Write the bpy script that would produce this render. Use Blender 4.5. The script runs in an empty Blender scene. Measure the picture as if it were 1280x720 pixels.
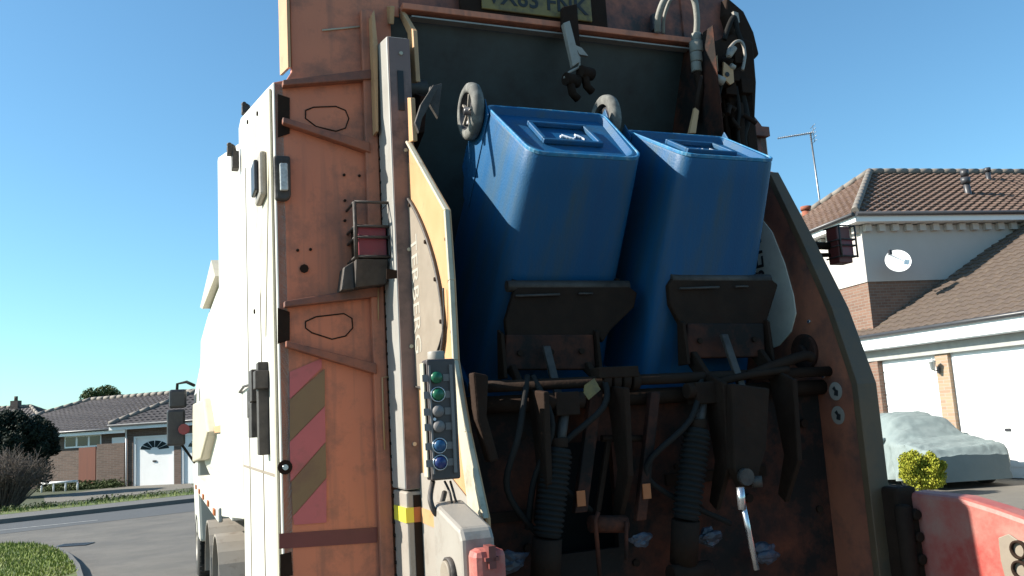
import bpy, bmesh, math, random
from math import radians, sin, cos, pi
from mathutils import Vector, Matrix
random.seed(7)
SC = bpy.context.scene
COL = SC.collection
V = Vector
# ------------------------------------------------------------------ camera
F_PX = 1100.0; PITCH = radians(8.4); ROLL = radians(3.45); CAM = V((0, 0, 1.9))
_F = V((0, cos(PITCH), sin(PITCH))); _U0 = V((0, -sin(PITCH), cos(PITCH))); _X = V((1, 0, 0))
_R = _X*cos(ROLL) - _U0*sin(ROLL); _U = _U0*cos(ROLL) + _X*sin(ROLL)
cd = bpy.data.cameras.new('camera'); cam = bpy.data.objects.new('camera', cd); COL.objects.link(cam)
cd.sensor_width = 36; cd.lens = 36*F_PX/1280; cd.clip_start = 0.05; cd.clip_end = 3000
M3 = Matrix((_R, _U, -_F)).transposed()
cam.matrix_world = Matrix.Translation(CAM) @ M3.to_4x4()
SC.camera = cam
# ------------------------------------------------------------------ light
SUN_EL = radians(33); SUN_H = V((-0.997, -0.080, 0)).normalized()
SUN = V((SUN_H.x*cos(SUN_EL), SUN_H.y*cos(SUN_EL), sin(SUN_EL)))
w = bpy.data.worlds.new('World'); SC.world = w; w.use_nodes = True
nt = w.node_tree; bg = nt.nodes['Background']
sky = nt.nodes.new('ShaderNodeTexSky'); sky.sky_type = 'NISHITA'; sky.sun_disc = False
sky.sun_elevation = SUN_EL; sky.sun_rotation = math.atan2(SUN_H.x, SUN_H.y)
sky.air_density = 1.0; sky.dust_density = 0.6; sky.ozone_density = 2.2; sky.altitude = 0
tn = nt.nodes.new('ShaderNodeMixRGB'); tn.blend_type = 'MULTIPLY'; tn.inputs[0].default_value = 1; tn.inputs[2].default_value = (.70, 1.04, 1.10, 1)
nt.links.new(sky.outputs[0], tn.inputs[1]); nt.links.new(tn.outputs[0], bg.inputs[0]); bg.inputs[1].default_value = 0.085
sl = bpy.data.lights.new('sun', 'SUN'); sl.energy = 5.0; sl.angle = radians(0.53); sl.color = (1, .94, .84)
so = bpy.data.objects.new('sun', sl); COL.objects.link(so)
so.rotation_euler = SUN.to_track_quat('Z', 'Y').to_euler(); so.location = (-20, -5, 30)
SC.view_settings.view_transform = 'Standard'; SC.view_settings.look = 'None'
SC.view_settings.exposure = 1.1; SC.view_settings.gamma = 1
SC.render.engine = 'CYCLES'

# ------------------------------------------------------------------ places
YAW = radians(22)
AX = V((-sin(YAW), cos(YAW), 0)); RI = V((cos(YAW), sin(YAW), 0)); ORG = V((-.945, 3.5, 0))
def ray(px, py): return _F + _R*((px-640)/F_PX) + _U*((360-py)/F_PX)
def loc(P): d = P-ORG; return V((d.dot(RI), d.dot(AX), P.z))
def rear(px, py, yt):            # a point on a plane across the truck
    d = ray(px, py); t = (yt-(CAM-ORG).dot(AX))/d.dot(AX); return loc(CAM+d*t)
def side(px, py, xt):            # a point on a plane along the truck
    d = ray(px, py); t = (xt-(CAM-ORG).dot(RI))/d.dot(RI); return loc(CAM+d*t)
def gnd(px, py, z=0.0):
    d = ray(px, py); t = (z-CAM.z)/d.z; return CAM+d*t
def dep(px, py, D):
    d = ray(px, py); return CAM+d*(D/d.y)

# ------------------------------------------------------------------ materials
TONE = dict(asphalt=.85, older_asphalt=.75, pavement_asphalt=.75, cream_render=.75, concrete_kerb=.65, worn_white_line=.7, earth=.6, lawn=.95, driveway_paving=.6, brown_roof_tile=.66, dark_brown_roof_tile=.66, grey_roof_tile=.8, terracotta=.7, grey_car_cover=.88, golden_foliage=.8, green_foliage=.7, grass_blades=1.0, dark_foliage=.5, twigs=.8, white_paint=.72, cream_paint=.72, yellow_orange_paint=.75, grey_post_paint=.6, grey_paint=.62, grey_cover_panel=.75, faded_red_paint=.7, aluminium=.6, blue_bin_plastic=.62, grimy_shaded_steel=.27, grey_grimy_steel=.42, dirty_shaded_orange_paint=.70, dark_green_paint=.75, grey_bin_tyre=.7, rubber_bellows=.35, green_reflective_sticker=.8, red_stained_timber=.75, grey_hose=.7, concrete=.7)
def mat(name, c, rough=.6, metal=0., c2=None, nscale=6., amt=.5, bump=0., bscale=60., c3=None, s3=2.5, a3=.25, tint=None, spec=None, coat=0, streak=False, grain=.0):
    kf = TONE.get(name, 1); c = tuple(x*kf for x in c); c2 = c2 and tuple(x*kf for x in c2); c3 = c3 and tuple(x*kf for x in c3)
    m = bpy.data.materials.new(name); m.use_nodes = True; t = m.node_tree; N = t.nodes; L = t.links
    b = N['Principled BSDF']; b.inputs['Roughness'].default_value = rough; b.inputs['Metallic'].default_value = metal
    if coat: b.inputs['Coat Weight'].default_value = coat
    if spec is not None: b.inputs['Specular IOR Level'].default_value = spec
    if c2 is None: c2 = tuple(x*.72 for x in c)
    tc = N.new('ShaderNodeTexCoord'); src = tc.outputs['Object']
    if streak:
        mp = N.new('ShaderNodeMapping'); mp.inputs['Scale'].default_value = (1, 1, .12); L.new(src, mp.inputs[0]); vsrc = mp.outputs[0]
    else: vsrc = src
    n = N.new('ShaderNodeTexNoise'); n.inputs['Scale'].default_value = nscale; n.inputs['Detail'].default_value = 6; n.inputs['Roughness'].default_value = .62; L.new(vsrc, n.inputs[0])
    r = N.new('ShaderNodeValToRGB'); r.color_ramp.elements[0].position = .5-amt*.5; r.color_ramp.elements[1].position = .5+amt*.5
    r.color_ramp.elements[0].color = (*c2, 1); r.color_ramp.elements[1].color = (*c, 1); L.new(n.outputs[0], r.inputs[0]); out = r.outputs[0]
    if c3:
        n3 = N.new('ShaderNodeTexNoise'); n3.inputs['Scale'].default_value = s3; n3.inputs['Detail'].default_value = 9; n3.inputs['Roughness'].default_value = .7; L.new(vsrc if streak else src, n3.inputs[0])
        r3 = N.new('ShaderNodeValToRGB'); r3.color_ramp.elements[0].position = 1-a3-.25; r3.color_ramp.elements[1].position = min(1, 1-a3)
        L.new(n3.outputs[0], r3.inputs[0]); mx = N.new('ShaderNodeMixRGB'); mx.inputs[2].default_value = (*c3, 1); L.new(r3.outputs[0], mx.inputs[0]); L.new(out, mx.inputs[1]); out = mx.outputs[0]
    L.new(out, b.inputs['Base Color'])
    rr = N.new('ShaderNodeMapRange'); rr.inputs[3].default_value = max(.05, rough-.12); rr.inputs[4].default_value = min(1, rough+.15); L.new(n.outputs[0], rr.inputs[0]); L.new(rr.outputs[0], b.inputs['Roughness'])
    if name == 'orange_paint':      # grime runs down the panel
        mp2 = N.new('ShaderNodeMapping'); mp2.inputs['Scale'].default_value = (1, 1, .06); L.new(src, mp2.inputs[0]); n4 = N.new('ShaderNodeTexNoise'); n4.inputs['Scale'].default_value = 22; n4.inputs['Detail'].default_value = 7; L.new(mp2.outputs[0], n4.inputs[0])
        r4 = N.new('ShaderNodeValToRGB'); r4.color_ramp.elements[0].position = .52; r4.color_ramp.elements[1].position = .78; r4.color_ramp.elements[1].color = (.75, .75, .75, 1); L.new(n4.outputs[0], r4.inputs[0])
        m4 = N.new('ShaderNodeMixRGB'); m4.inputs[2].default_value = (.20, .10, .07, 1); L.new(r4.outputs[0], m4.inputs[0]); L.new(out, m4.inputs[1]); L.new(m4.outputs[0], b.inputs['Base Color'])
    if bump:
        nb = N.new('ShaderNodeTexNoise'); nb.inputs['Scale'].default_value = bscale; nb.inputs['Detail'].default_value = 5; L.new(src, nb.inputs[0])
        bp = N.new('ShaderNodeBump'); bp.inputs['Strength'].default_value = bump; bp.inputs['Distance'].default_value = .01; L.new(nb.outputs[0], bp.inputs['Height']); L.new(bp.outputs[0], b.inputs['Normal'])
    return m
def brickmat(name, c1, c2, mortar, bw=.225, bh=.075):
    m = bpy.data.materials.new(name); m.use_nodes = True; t = m.node_tree; N = t.nodes; L = t.links; b = N['Principled BSDF']; b.inputs['Roughness'].default_value = .9
    tc = N.new('ShaderNodeTexCoord'); sp = N.new('ShaderNodeSeparateXYZ'); L.new(tc.outputs['Object'], sp.inputs[0])
    ad = N.new('ShaderNodeMath'); ad.operation = 'ADD'; L.new(sp.outputs[0], ad.inputs[0]); L.new(sp.outputs[1], ad.inputs[1])
    cb = N.new('ShaderNodeCombineXYZ'); L.new(ad.outputs[0], cb.inputs[0]); L.new(sp.outputs[2], cb.inputs[1])
    br = N.new('ShaderNodeTexBrick'); br.inputs['Scale'].default_value = 1; br.inputs['Brick Width'].default_value = bw; br.inputs['Row Height'].default_value = bh; br.inputs['Mortar Size'].default_value = .006
    br.inputs['Color1'].default_value = (*c1, 1); br.inputs['Color2'].default_value = (*c2, 1); br.inputs['Mortar'].default_value = (*mortar, 1); L.new(cb.outputs[0], br.inputs[0]); L.new(br.outputs[0], b.inputs['Base Color'])
    bp = N.new('ShaderNodeBump'); bp.inputs['Strength'].default_value = .4; bp.inputs['Distance'].default_value = .01; L.new(br.outputs['Fac'], bp.inputs['Height']); bp.invert = True; L.new(bp.outputs[0], b.inputs['Normal'])
    return m
MT = {}
MT['orange'] = mat('orange_paint', (.64, .215, .112), .6, c2=(.52, .165, .085), nscale=2.2, amt=.7, c3=(.17, .085, .06), s3=4.5, a3=.27, streak=False, bump=.15, bscale=25)
MT['orange_d'] = mat('dirty_shaded_orange_paint', (.23, .07, .035), .8, spec=.15, c2=(.10, .033, .022), nscale=5, amt=.45, c3=(.025, .02, .018), s3=4, a3=.45, bump=.3, bscale=30)  # dirt, darkened further to put the hopper's shade into the colour
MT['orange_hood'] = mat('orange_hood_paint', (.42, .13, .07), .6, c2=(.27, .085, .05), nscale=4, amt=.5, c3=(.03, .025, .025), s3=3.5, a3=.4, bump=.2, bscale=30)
MT['white'] = mat('white_paint', (.80, .78, .70), .4, c2=(.74, .71, .62), nscale=2, amt=.6, c3=(.45, .42, .35), s3=2.2, a3=.16, streak=True)
MT['cream'] = mat('cream_paint', (.66, .60, .45), .5, c2=(.56, .50, .37), nscale=5, amt=.6, c3=(.25, .2, .15), s3=7, a3=.2)
MT['yellow'] = mat('yellow_orange_paint', (.68, .39, .19), .5, c2=(.60, .33, .15), nscale=6, c3=(.3, .14, .08), s3=8, a3=.16)
MT['post'] = mat('grey_post_paint', (.50, .49, .45), .5, c2=(.43, .41, .37), nscale=6, c3=(.25, .2, .16), s3=6, a3=.12)
MT['post_face'] = mat('brown_post_paint', (.24, .15, .125), .6, c2=(.17, .105, .09), nscale=5, c3=(.05, .04, .04), s3=5, a3=.3)  # browner and darker than the other post faces
MT['greypaint'] = mat('grey_paint', (.50, .45, .39), .5, c2=(.43, .38, .32), nscale=5, c3=(.22, .16, .12), s3=6, a3=.2, bump=.05)
MT['green'] = mat('dark_green_paint', (.060, .082, .080), .5, c2=(.042, .060, .062), nscale=3, c3=(.03, .03, .03), s3=3, a3=.35, bump=.1, bscale=12)
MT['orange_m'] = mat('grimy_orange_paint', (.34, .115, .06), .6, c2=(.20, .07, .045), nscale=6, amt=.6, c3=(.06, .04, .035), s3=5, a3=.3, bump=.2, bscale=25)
MT['grime'] = mat('grimy_shaded_steel', (.125, .074, .050), .8, 0, spec=.12, c2=(.060, .036, .025), nscale=9, c3=(.10, .045, .028), s3=8, a3=.25, bump=.35, bscale=40)  # grime colour deepened to imitate the shade inside the hopper
MT['grime2'] = mat('grey_grimy_steel', (.20, .165, .14), .6, .1, c2=(.12, .095, .08), nscale=9, c3=(.05, .04, .035), s3=9, a3=.35, bump=.3, bscale=40)
MT['dark'] = mat('black_rubber', (.022, .02, .018), .8, spec=.12, c2=(.018, .018, .018), nscale=20, bump=.2)
MT['tyre'] = mat('tyre_rubber', (.045, .043, .04), .85, c2=(.03, .03, .028), nscale=20, bump=.3, bscale=30)
MT['boot'] = mat('rubber_bellows', (.045, .042, .038), .75, spec=.15, c2=(.045, .045, .045), nscale=14, bump=.2)
MT['blue'] = mat('blue_bin_plastic', (.002, .135, .335), .5, spec=.35, c2=(.002, .095, .255), nscale=4, c3=(.05, .12, .18), s3=7, a3=.30, bump=.12, bscale=120, streak=True)
MT['scuff'] = mat('scuffed_blue_plastic', (.02, .20, .36), .6, c2=(.006, .11, .27), nscale=18, amt=.3, c3=(.22, .34, .42), s3=30, a3=.25)
MT['binwheel'] = mat('grey_bin_tyre', (.15, .145, .13), .8, c2=(.12, .12, .11), nscale=20, c3=(.3, .3, .27), s3=20, a3=.3)
MT['hub'] = mat('black_plastic', (.04, .04, .045), .4, c2=(.02, .02, .025), nscale=20)
MT['chrome'] = mat('bright_steel', (.65, .66, .68), .25, .9, c2=(.45, .45, .46), nscale=20)
MT['paper'] = mat('torn_white_sticker', (.75, .77, .80), .7, c2=(.6, .63, .68), nscale=30)
MT['redlens'] = mat('red_lens', (.22, .02, .035), .4, c2=(.15, .02, .03), nscale=10, c3=(.12, .05, .05), s3=9, a3=.25)
MT['amberlens'] = mat('amber_lens', (.45, .13, .03), .3, c2=(.33, .09, .03), nscale=10)
MT['clearlens'] = mat('clear_lens', (.5, .52, .5), .2, c2=(.35, .36, .35), nscale=60, amt=.2)
MT['pink'] = mat('red_reflective_sticker', (.52, .125, .125), .5, c2=(.44, .11, .11), nscale=6, c3=(.2, .09, .06), s3=5, a3=.2)
MT['olive'] = mat('green_reflective_sticker', (.28, .175, .08), .5, c2=(.24, .145, .07), nscale=6, c3=(.2, .09, .06), s3=5, a3=.2)
MT['maroon'] = mat('maroon_band', (.17, .042, .035), .5, nscale=6)
MT['yband'] = mat('yellow_reflective_band', (.80, .70, .06), .5, c2=(.7, .6, .05), nscale=8)
MT['plate'] = mat('yellow_number_plate', (.27, .19, .045), .5, c2=(.17, .12, .035), nscale=8, c3=(.05, .04, .03), s3=9, a3=.3)
MT['ink'] = mat('black_lettering', (.02, .02, .022), .6)
MT['greyink'] = mat('faded_grey_lettering', (.33, .31, .27), .6, c2=(.4, .37, .3), nscale=30)
MT['cover'] = mat('grey_cover_panel', (.34, .28, .215), .6, c2=(.28, .23, .175), nscale=14, c3=(.26, .2, .15), s3=25, a3=.15, bump=.05)
MT['cover_lit'] = mat('lit_grey_cover_panel', (.78, .74, .62), .6, c2=(.64, .60, .50), nscale=14, c3=(.4, .36, .3), s3=25, a3=.15)  # lighter copy of the cover grey, light on the right cover put into colour
MT['redarm'] = mat('faded_red_paint', (.58, .10, .08), .5, c2=(.48, .08, .065), nscale=4, c3=(.50, .25, .20), s3=4, a3=.35, bump=.1)
MT['btn_green'] = mat('green_button', (.01, .13, .06), .35); MT['btn_blue'] = mat('blue_button', (.02, .09, .20), .35); MT['btn_dblue'] = mat('dark_blue_button', (.02, .04, .16), .35)
MT['flange'] = mat('dark_olive_paint', (.115, .072, .038), .6, c2=(.08, .05, .027), nscale=5, c3=(.05, .045, .035), s3=4, a3=.3)
MT['box'] = mat('control_box_plastic', (.07, .055, .05), .5, c2=(.045, .035, .035), nscale=20)
MT['boxgrey'] = mat('worn_label', (.20, .18, .17), .6)
MT['hose'] = mat('grey_hose', (.33, .32, .27), .6, c2=(.22, .21, .18), nscale=12, bump=.2)
MT['bag'] = mat('plastic_rubbish', (.07, .08, .11), .5, c2=(.01, .011, .015), nscale=14, bump=.5, bscale=14)
MT['glass'] = mat('dark_glass', (.03, .04, .045), .08, c2=(.02, .03, .03))
# setting
MT['asphalt'] = mat('asphalt', (.125, .115, .10), .92, c2=(.095, .088, .08), nscale=1.2, amt=.6, c3=(.155, .14, .12), s3=.9, a3=.35, bump=.8, bscale=60)
MT['asphalt2'] = mat('older_asphalt', (.10, .105, .11), .92, c2=(.08, .085, .09), nscale=1.5, amt=.6, bump=.6, bscale=60)
MT['pave'] = mat('pavement_asphalt', (.17, .165, .155), .92, c2=(.13, .125, .12), nscale=3, amt=.6, bump=.5, bscale=60)
MT['kerb'] = mat('concrete_kerb', (.24, .23, .21), .9, c2=(.17, .165, .15), nscale=4, bump=.3)
MT['line'] = mat('worn_white_line', (.55, .55, .53), .8, c2=(.3, .3, .29), nscale=8, amt=.4)
MT['soil'] = mat('earth', (.10, .10, .05), .95, c2=(.06, .09, .03), nscale=.8, bump=.4, bscale=10)
MT['lawn'] = mat('lawn', (.11, .15, .03), .95, c2=(.06, .09, .02), nscale=2, c3=(.16, .14, .06), s3=1.5, a3=.3, bump=.5, bscale=30)
MT['drive'] = mat('driveway_paving', (.26, .235, .19), .9, c2=(.20, .18, .15), nscale=3, bump=.3)
MT['brick'] = brickmat('red_brick', (.20, .115, .08), (.15, .085, .06), (.20, .18, .15))
MT['brickd'] = brickmat('brown_brick', (.13, .085, .065), (.09, .06, .045), (.14, .12, .11))
MT['brickl'] = brickmat('pale_brick', (.36, .25, .16), (.29, .19, .125), (.32, .28, .24))
MT['render'] = mat('cream_render', (.66, .61, .56), .9, c2=(.60, .55, .50), nscale=1.5, bump=.3, bscale=40)
MT['upvc'] = mat('white_plastic', (.80, .80, .79), .4, c2=(.74, .74, .73), nscale=3)
MT['tile'] = mat('brown_roof_tile', (.25, .15, .105), .85, c2=(.14, .09, .07), nscale=5, amt=.5, c3=(.36, .27, .20), s3=6, a3=.22, bump=.3, bscale=20)
MT['tile_lo'] = mat('dark_brown_roof_tile', (.20, .145, .11), .85, c2=(.13, .095, .075), nscale=5, amt=.5, c3=(.28, .22, .15), s3=6, a3=.2, bump=.3, bscale=20)
MT['tile_gr'] = mat('grey_roof_tile', (.135, .115, .115), .85, c2=(.085, .075, .075), nscale=4, amt=.5, c3=(.2, .17, .15), s3=5, a3=.25, bump=.3, bscale=20)
MT['lead'] = mat('mortar_ridge', (.24, .21, .18), .8, c2=(.15, .13, .11), nscale=8, bump=.3)
MT['gutter'] = mat('dark_gutter', (.05, .05, .055), .4)
MT['terracotta'] = mat('terracotta', (.42, .13, .07), .8)
MT['alu'] = mat('aluminium', (.45, .46, .47), .4, .8)
MT['wood'] = mat('red_stained_timber', (.30, .11, .07), .8, c2=(.22, .08, .05), nscale=8, streak=True)
MT['carcover'] = mat('grey_car_cover', (.24, .28, .27), .75, c2=(.18, .225, .22), nscale=2.5, bump=1.0, bscale=7)
MT['carwhite'] = mat('white_car_paint', (.72, .74, .76), .25, coat=.5)
def leafmat(name, a, b, c): return mat(name, a, .65, c2=b, nscale=3, amt=.5, c3=c, s3=9, a3=.35, spec=.2)
MT['leaf_dk'] = leafmat('dark_foliage', (.035, .055, .04), (.018, .03, .024), (.05, .07, .04))
MT['leaf_yel'] = leafmat('golden_foliage', (.34, .36, .03), (.20, .24, .025), (.45, .42, .05))
MT['leaf_grn'] = leafmat('green_foliage', (.08, .12, .03), (.05, .08, .025), (.13, .15, .05))
MT['twig'] = leafmat('twigs', (.17, .13, .11), (.12, .09, .08), (.2, .16, .12))
MT['grass'] = leafmat('grass_blades', (.14, .20, .035), (.09, .14, .025), (.22, .25, .06))
MT['bark'] = mat('bark', (.10, .075, .055), .9, c2=(.06, .045, .035), nscale=12, bump=.5)

# ------------------------------------------------------------------ mesh tools
class MB:
    def __init__(s): s.v = []; s.f = []; s.sm = []
    def add(s, vs, fs, smooth=False, M=None):
        o = len(s.v)
        s.v += [tuple(M @ V(p)) if M else tuple(p) for p in vs]
        s.f += [tuple(o+i for i in f) for f in fs]; s.sm += [smooth]*len(fs); return s
    def box(s, a, b, M=None):
        x0, y0, z0 = a; x1, y1, z1 = b
        return s.add([(x0,y0,z0),(x1,y0,z0),(x1,y1,z0),(x0,y1,z0),(x0,y0,z1),(x1,y0,z1),(x1,y1,z1),(x0,y1,z1)],
                     [(0,3,2,1),(4,5,6,7),(0,1,5,4),(1,2,6,5),(2,3,7,6),(3,0,4,7)], False, M)
    def ext(s, pts, d, M=None):      # planar outline pushed by vector d
        pts = [V(p) for p in pts]; d = V(d); n = len(pts)
        vs = pts+[p+d for p in pts]
        return s.add(vs, [tuple(range(n))[::-1], tuple(range(n, 2*n))]+[(i, (i+1) % n, n+(i+1) % n, n+i) for i in range(n)], False, M)
    def tube(s, pts, r, n=10, caps=True, M=None):
        pts = [V(p) for p in pts]; rs = r if isinstance(r, (list, tuple)) else [r]*len(pts)
        vs = []; fs = []; pn = None
        for i, p in enumerate(pts):
            t = (pts[min(i+1, len(pts)-1)]-pts[max(i-1, 0)])
            t = t.normalized() if t.length > 1e-9 else V((0, 0, 1))
            if pn is None: pn = t.orthogonal().normalized()
            else:
                pn = pn - t*pn.dot(t); pn = pn.normalized() if pn.length > 1e-6 else t.orthogonal().normalized()
            bn = t.cross(pn)
            vs += [p+(pn*cos(2*pi*k/n)+bn*sin(2*pi*k/n))*rs[i] for k in range(n)]
        for i in range(len(pts)-1):
            for k in range(n): fs.append((i*n+k, i*n+(k+1) % n, (i+1)*n+(k+1) % n, (i+1)*n+k))
        s.add(vs, fs, True, M)
        if caps:
            o = len(s.v)-len(vs); L = (len(pts)-1)*n
            s.f += [tuple(o+k for k in range(n))[::-1], tuple(o+L+k for k in range(n))]; s.sm += [False, False]
        return s
    def cyl(s, a, b, r, n=20, r2=None, M=None): return s.tube([a, b], [r, r if r2 is None else r2], n, True, M)
    def loft(s, rings, cap=True, smooth=False, M=None, closed=True):
        n = len(rings[0]); vs = [p for r in rings for p in r]; fs = []
        for i in range(len(rings)-1):
            for k in range(n if closed else n-1): fs.append((i*n+k, i*n+(k+1) % n, (i+1)*n+(k+1) % n, (i+1)*n+k))
        s.add(vs, fs, smooth, M)
        if cap:
            o = len(s.v)-len(vs); s.f += [tuple(o+k for k in range(n))[::-1], tuple(o+(len(rings)-1)*n+k for k in range(n))]; s.sm += [False]*2
        return s
    def lathe(s, prof, n=24, M=None):   # profile (r, z) about z
        return s.loft([[(r*cos(2*pi*k/n), r*sin(2*pi*k/n), z) for k in range(n)] for r, z in prof], False, True, M)
    def build(s, name, m, parent=None, bevel=0, seg=2):
        me = bpy.data.meshes.new(name); me.from_pydata([tuple(p) for p in s.v], [], s.f); me.update()
        for p, q in zip(me.polygons, s.sm): p.use_smooth = q
        bm = bmesh.new(); bm.from_mesh(me); bmesh.ops.recalc_face_normals(bm, faces=bm.faces); bm.to_mesh(me); bm.free()
        me.materials.append(MT[m] if isinstance(m, str) else m)
        o = bpy.data.objects.new(name, me); COL.objects.link(o)
        if parent: o.parent = parent
        if bevel:
            b = o.modifiers.new('bevel', 'BEVEL'); b.width = bevel; b.segments = seg; b.limit_method = 'ANGLE'; b.angle_limit = radians(35)
        return o
def frame(origin, z, x=None):     # matrix with local z along z
    z = V(z).normalized(); x = V(x) if x else z.orthogonal(); x = (x-z*x.dot(z)).normalized(); y = z.cross(x)
    return Matrix.Translation(V(origin)) @ Matrix((x, y, z)).transposed().to_4x4()
def empty(name, loc_, rz=0):
    o = bpy.data.objects.new(name, None); COL.objects.link(o); o.location = loc_; o.rotation_euler = (0, 0, rz); o.empty_display_size = .2; return o
def tag(o, label=None, cat=None, group=None, kind=None):
    if label: o['label'] = label
    if cat: o['category'] = cat
    if group: o['group'] = group
    if kind: o['kind'] = kind
    return o
def text(name, body, size, origin, xdir, ydir, m, parent, thick=.0015, sx=1.0, bold=0.0):
    cu = bpy.data.curves.new(name, 'FONT'); cu.body = body; cu.size = size; cu.extrude = thick; cu.align_x = 'CENTER'; cu.align_y = 'CENTER'; cu.resolution_u = 3; cu.offset = bold
    tmp = bpy.data.objects.new(name, cu); COL.objects.link(tmp); dg = bpy.context.evaluated_depsgraph_get(); dg.update()
    me = bpy.data.meshes.new_from_object(tmp.evaluated_get(dg)); bpy.data.objects.remove(tmp); me.name = name
    x = V(xdir).normalized(); y = V(ydir).normalized(); z = x.cross(y)
    me.transform(Matrix.Translation(V(origin)) @ Matrix((x, y, z)).transposed().to_4x4() @ Matrix.Diagonal((sx, 1, 1, 1)))
    me.materials.clear(); me.materials.append(MT[m]); o = bpy.data.objects.new(name, me); COL.objects.link(o); o.parent = parent; return o
def leaves(mb, c, rad, n, s, rnd, shell=.55, up=.3):
    for _ in range(n):
        d = V((rnd.gauss(0, 1), rnd.gauss(0, 1), rnd.gauss(0, 1))).normalized(); k = rnd.random()**shell
        p = V((c[0]+d.x*rad[0]*k, c[1]+d.y*rad[1]*k, c[2]+d.z*rad[2]*k))
        a = V((rnd.gauss(0, 1), rnd.gauss(0, 1), rnd.gauss(0, 1)+up)).normalized(); b = a.orthogonal().normalized(); q = a.cross(b)
        l = s*rnd.uniform(.6, 1.4); mb.add([p-b*l*.5, p+q*l*.28, p+b*l*.6, p-q*l*.28], [(0, 1, 2, 3)])
# ================================================================== SETTING
def sheet(name, pts, z, m, kind='structure'):
    mb = MB(); mb.add([(p[0], p[1], z) for p in pts], [tuple(range(len(pts)))]); return tag(mb.build(name, m), kind=kind)
sheet('ground', [(-600, -300), (600, -300), (600, 1200), (-600, 1200)], -.03, 'soil')
LD = V((.72, .69)).normalized(); LN = V((-LD.y, LD.x)); L0 = V((-13.48, 23.12))        # far kerb of the crossing road
def ln(a, b): p = L0+LD*a+LN*b; return (p.x, p.y)
sheet('road', [(-60, -60), (60, -60), (60, 14), ln(34, 0), ln(-60, 0)], 0, 'asphalt')
sheet('crossing_road', [ln(-60, -.12), ln(34, -.12), ln(34, -3.2), ln(-60, -3.0)], .004, 'asphalt2')
m = MB()
_m1 = gnd(122, 650.5); _m0 = gnd(-40, 667.5); _md = (_m1-_m0).normalized(); _mn = V((-_md.y, _md.x, 0))*.05
for a in range(0, 8):
    _e = _m1-_md*6.5*a; _s = _e-_md*4.6; q = [(_s-_mn).to_2d(), (_e-_mn).to_2d(), (_e+_mn).to_2d(), (_s+_mn).to_2d()]
    m.add([(p[0], p[1], .009) for p in q], [(0, 1, 2, 3)])
tag(m.build('road_marking', 'line'), kind='structure')
def strip(name, b0, b1, z0, z1, m, a0=-60, a1=34):
    q = [ln(a0, b0), ln(a1, b0), ln(a1, b1), ln(a0, b1)]
    return tag(MB().ext([(p[0], p[1], z0) for p in q], (0, 0, z1-z0)).build(name, m, bevel=.01), kind='structure')
strip('kerb', 0, .13, -.03, .12, 'kerb'); strip('pavement', .133, 1.9, -.03, .105, 'pave'); strip('verge', 1.903, 3.4, -.03, .11, 'lawn')
# near lawn island, kerb round it
cor = [gnd(*p) for p in [(-260, 690), (-60, 686), (10, 685), (45, 686), (70, 692), (84, 702), (93, 714), (97, 730), (100, 760), (100, 830)]]
o2 = [(p.x, p.y) for p in cor]+[(-12, 4), (-30, 6)]
tag(MB().ext([(p[0], p[1], -.03) for p in o2], (0, 0, .12)).build('lawn', 'lawn'), kind='structure')
kb = MB()
for a, b in zip(cor[:-1], cor[1:]):
    d = (b-a).normalized(); n = V((-d.y, d.x, 0))
    if n.dot(V((1, 0, 0))) < 0 and a.y < 16.5: n = -n
    if n.y < 0 and a.y > 16.5: n = -n
    kb.ext([(a.x, a.y, -.02), (b.x, b.y, -.02), (b.x+n.x*.07, b.y+n.y*.07, -.02), (a.x+n.x*.07, a.y+n.y*.07, -.02)], (0, 0, .12))
tag(kb.build('lawn_kerb', 'pave'), kind='structure')
rg = random.Random(3)
def inside(p, poly):
    c = False; j = len(poly)-1
    for i in range(len(poly)):
        a, b = poly[i], poly[j]
        if (a[1] > p[1]) != (b[1] > p[1]) and p[0] < (b[0]-a[0])*(p[1]-a[1])/(b[1]-a[1])+a[0]: c = not c
        j = i
    return c
def grass(name, poly, x0, x1, y0, y1, n, z, h=.05):
    g = MB(); k = 0
    while k < n:
        x = rg.uniform(x0, x1); y = rg.uniform(y0, y1)
        if not inside((x, y), poly): k += 1; continue
        a = rg.uniform(0, pi); w_ = .012; hh = h*rg.uniform(.5, 1.5); dx, dy = cos(a)*w_, sin(a)*w_; lx, ly = rg.gauss(0, .02), rg.gauss(0, .02)
        g.add([(x-dx, y-dy, z), (x+dx, y+dy, z), (x+lx, y+ly, z+hh)], [(0, 1, 2)]); k += 1
    return tag(g.build(name, 'grass'), 'short green grass on the corner lawn beside the road' if name == 'grass' else 'rough grass and weeds along the far verge', 'grass', kind='stuff')
grass('grass', o2, -15, -6.5, 12, 17.5, 26000, .09)
vp = [ln(-6, 1.9), ln(14, 1.9), ln(14, 3.4), ln(-6, 3.4)]
grass('verge_grass', vp, -20, -2, 22, 38, 16000, .11, .10)
# garden ground beyond the verge
sheet('front_garden', [ln(-60, 3.4), ln(34, 3.4), ln(34, 30), ln(-60, 30)], .02, 'soil')
dr = [gnd(55, 622), gnd(150, 609), gnd(236, 604), gnd(245, 610), gnd(120, 625), gnd(56, 630)]
sheet('driveway', [(p.x, p.y) for p in dr], .03, 'drive')
# right side drive
e1 = V((.975, .22)); e2 = V((.22, -.975))
sheet('garage_driveway', [(6.2, 17.2), (9.0, 12.2), (16, 12.2), (22, 20), (10, 27)], .004, 'drive')
sheet('lawn_strip', [(8.9, 12.1), (9.2, 11.6), (16, 11.7), (16, 12.2)], .01, 'lawn')

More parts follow.
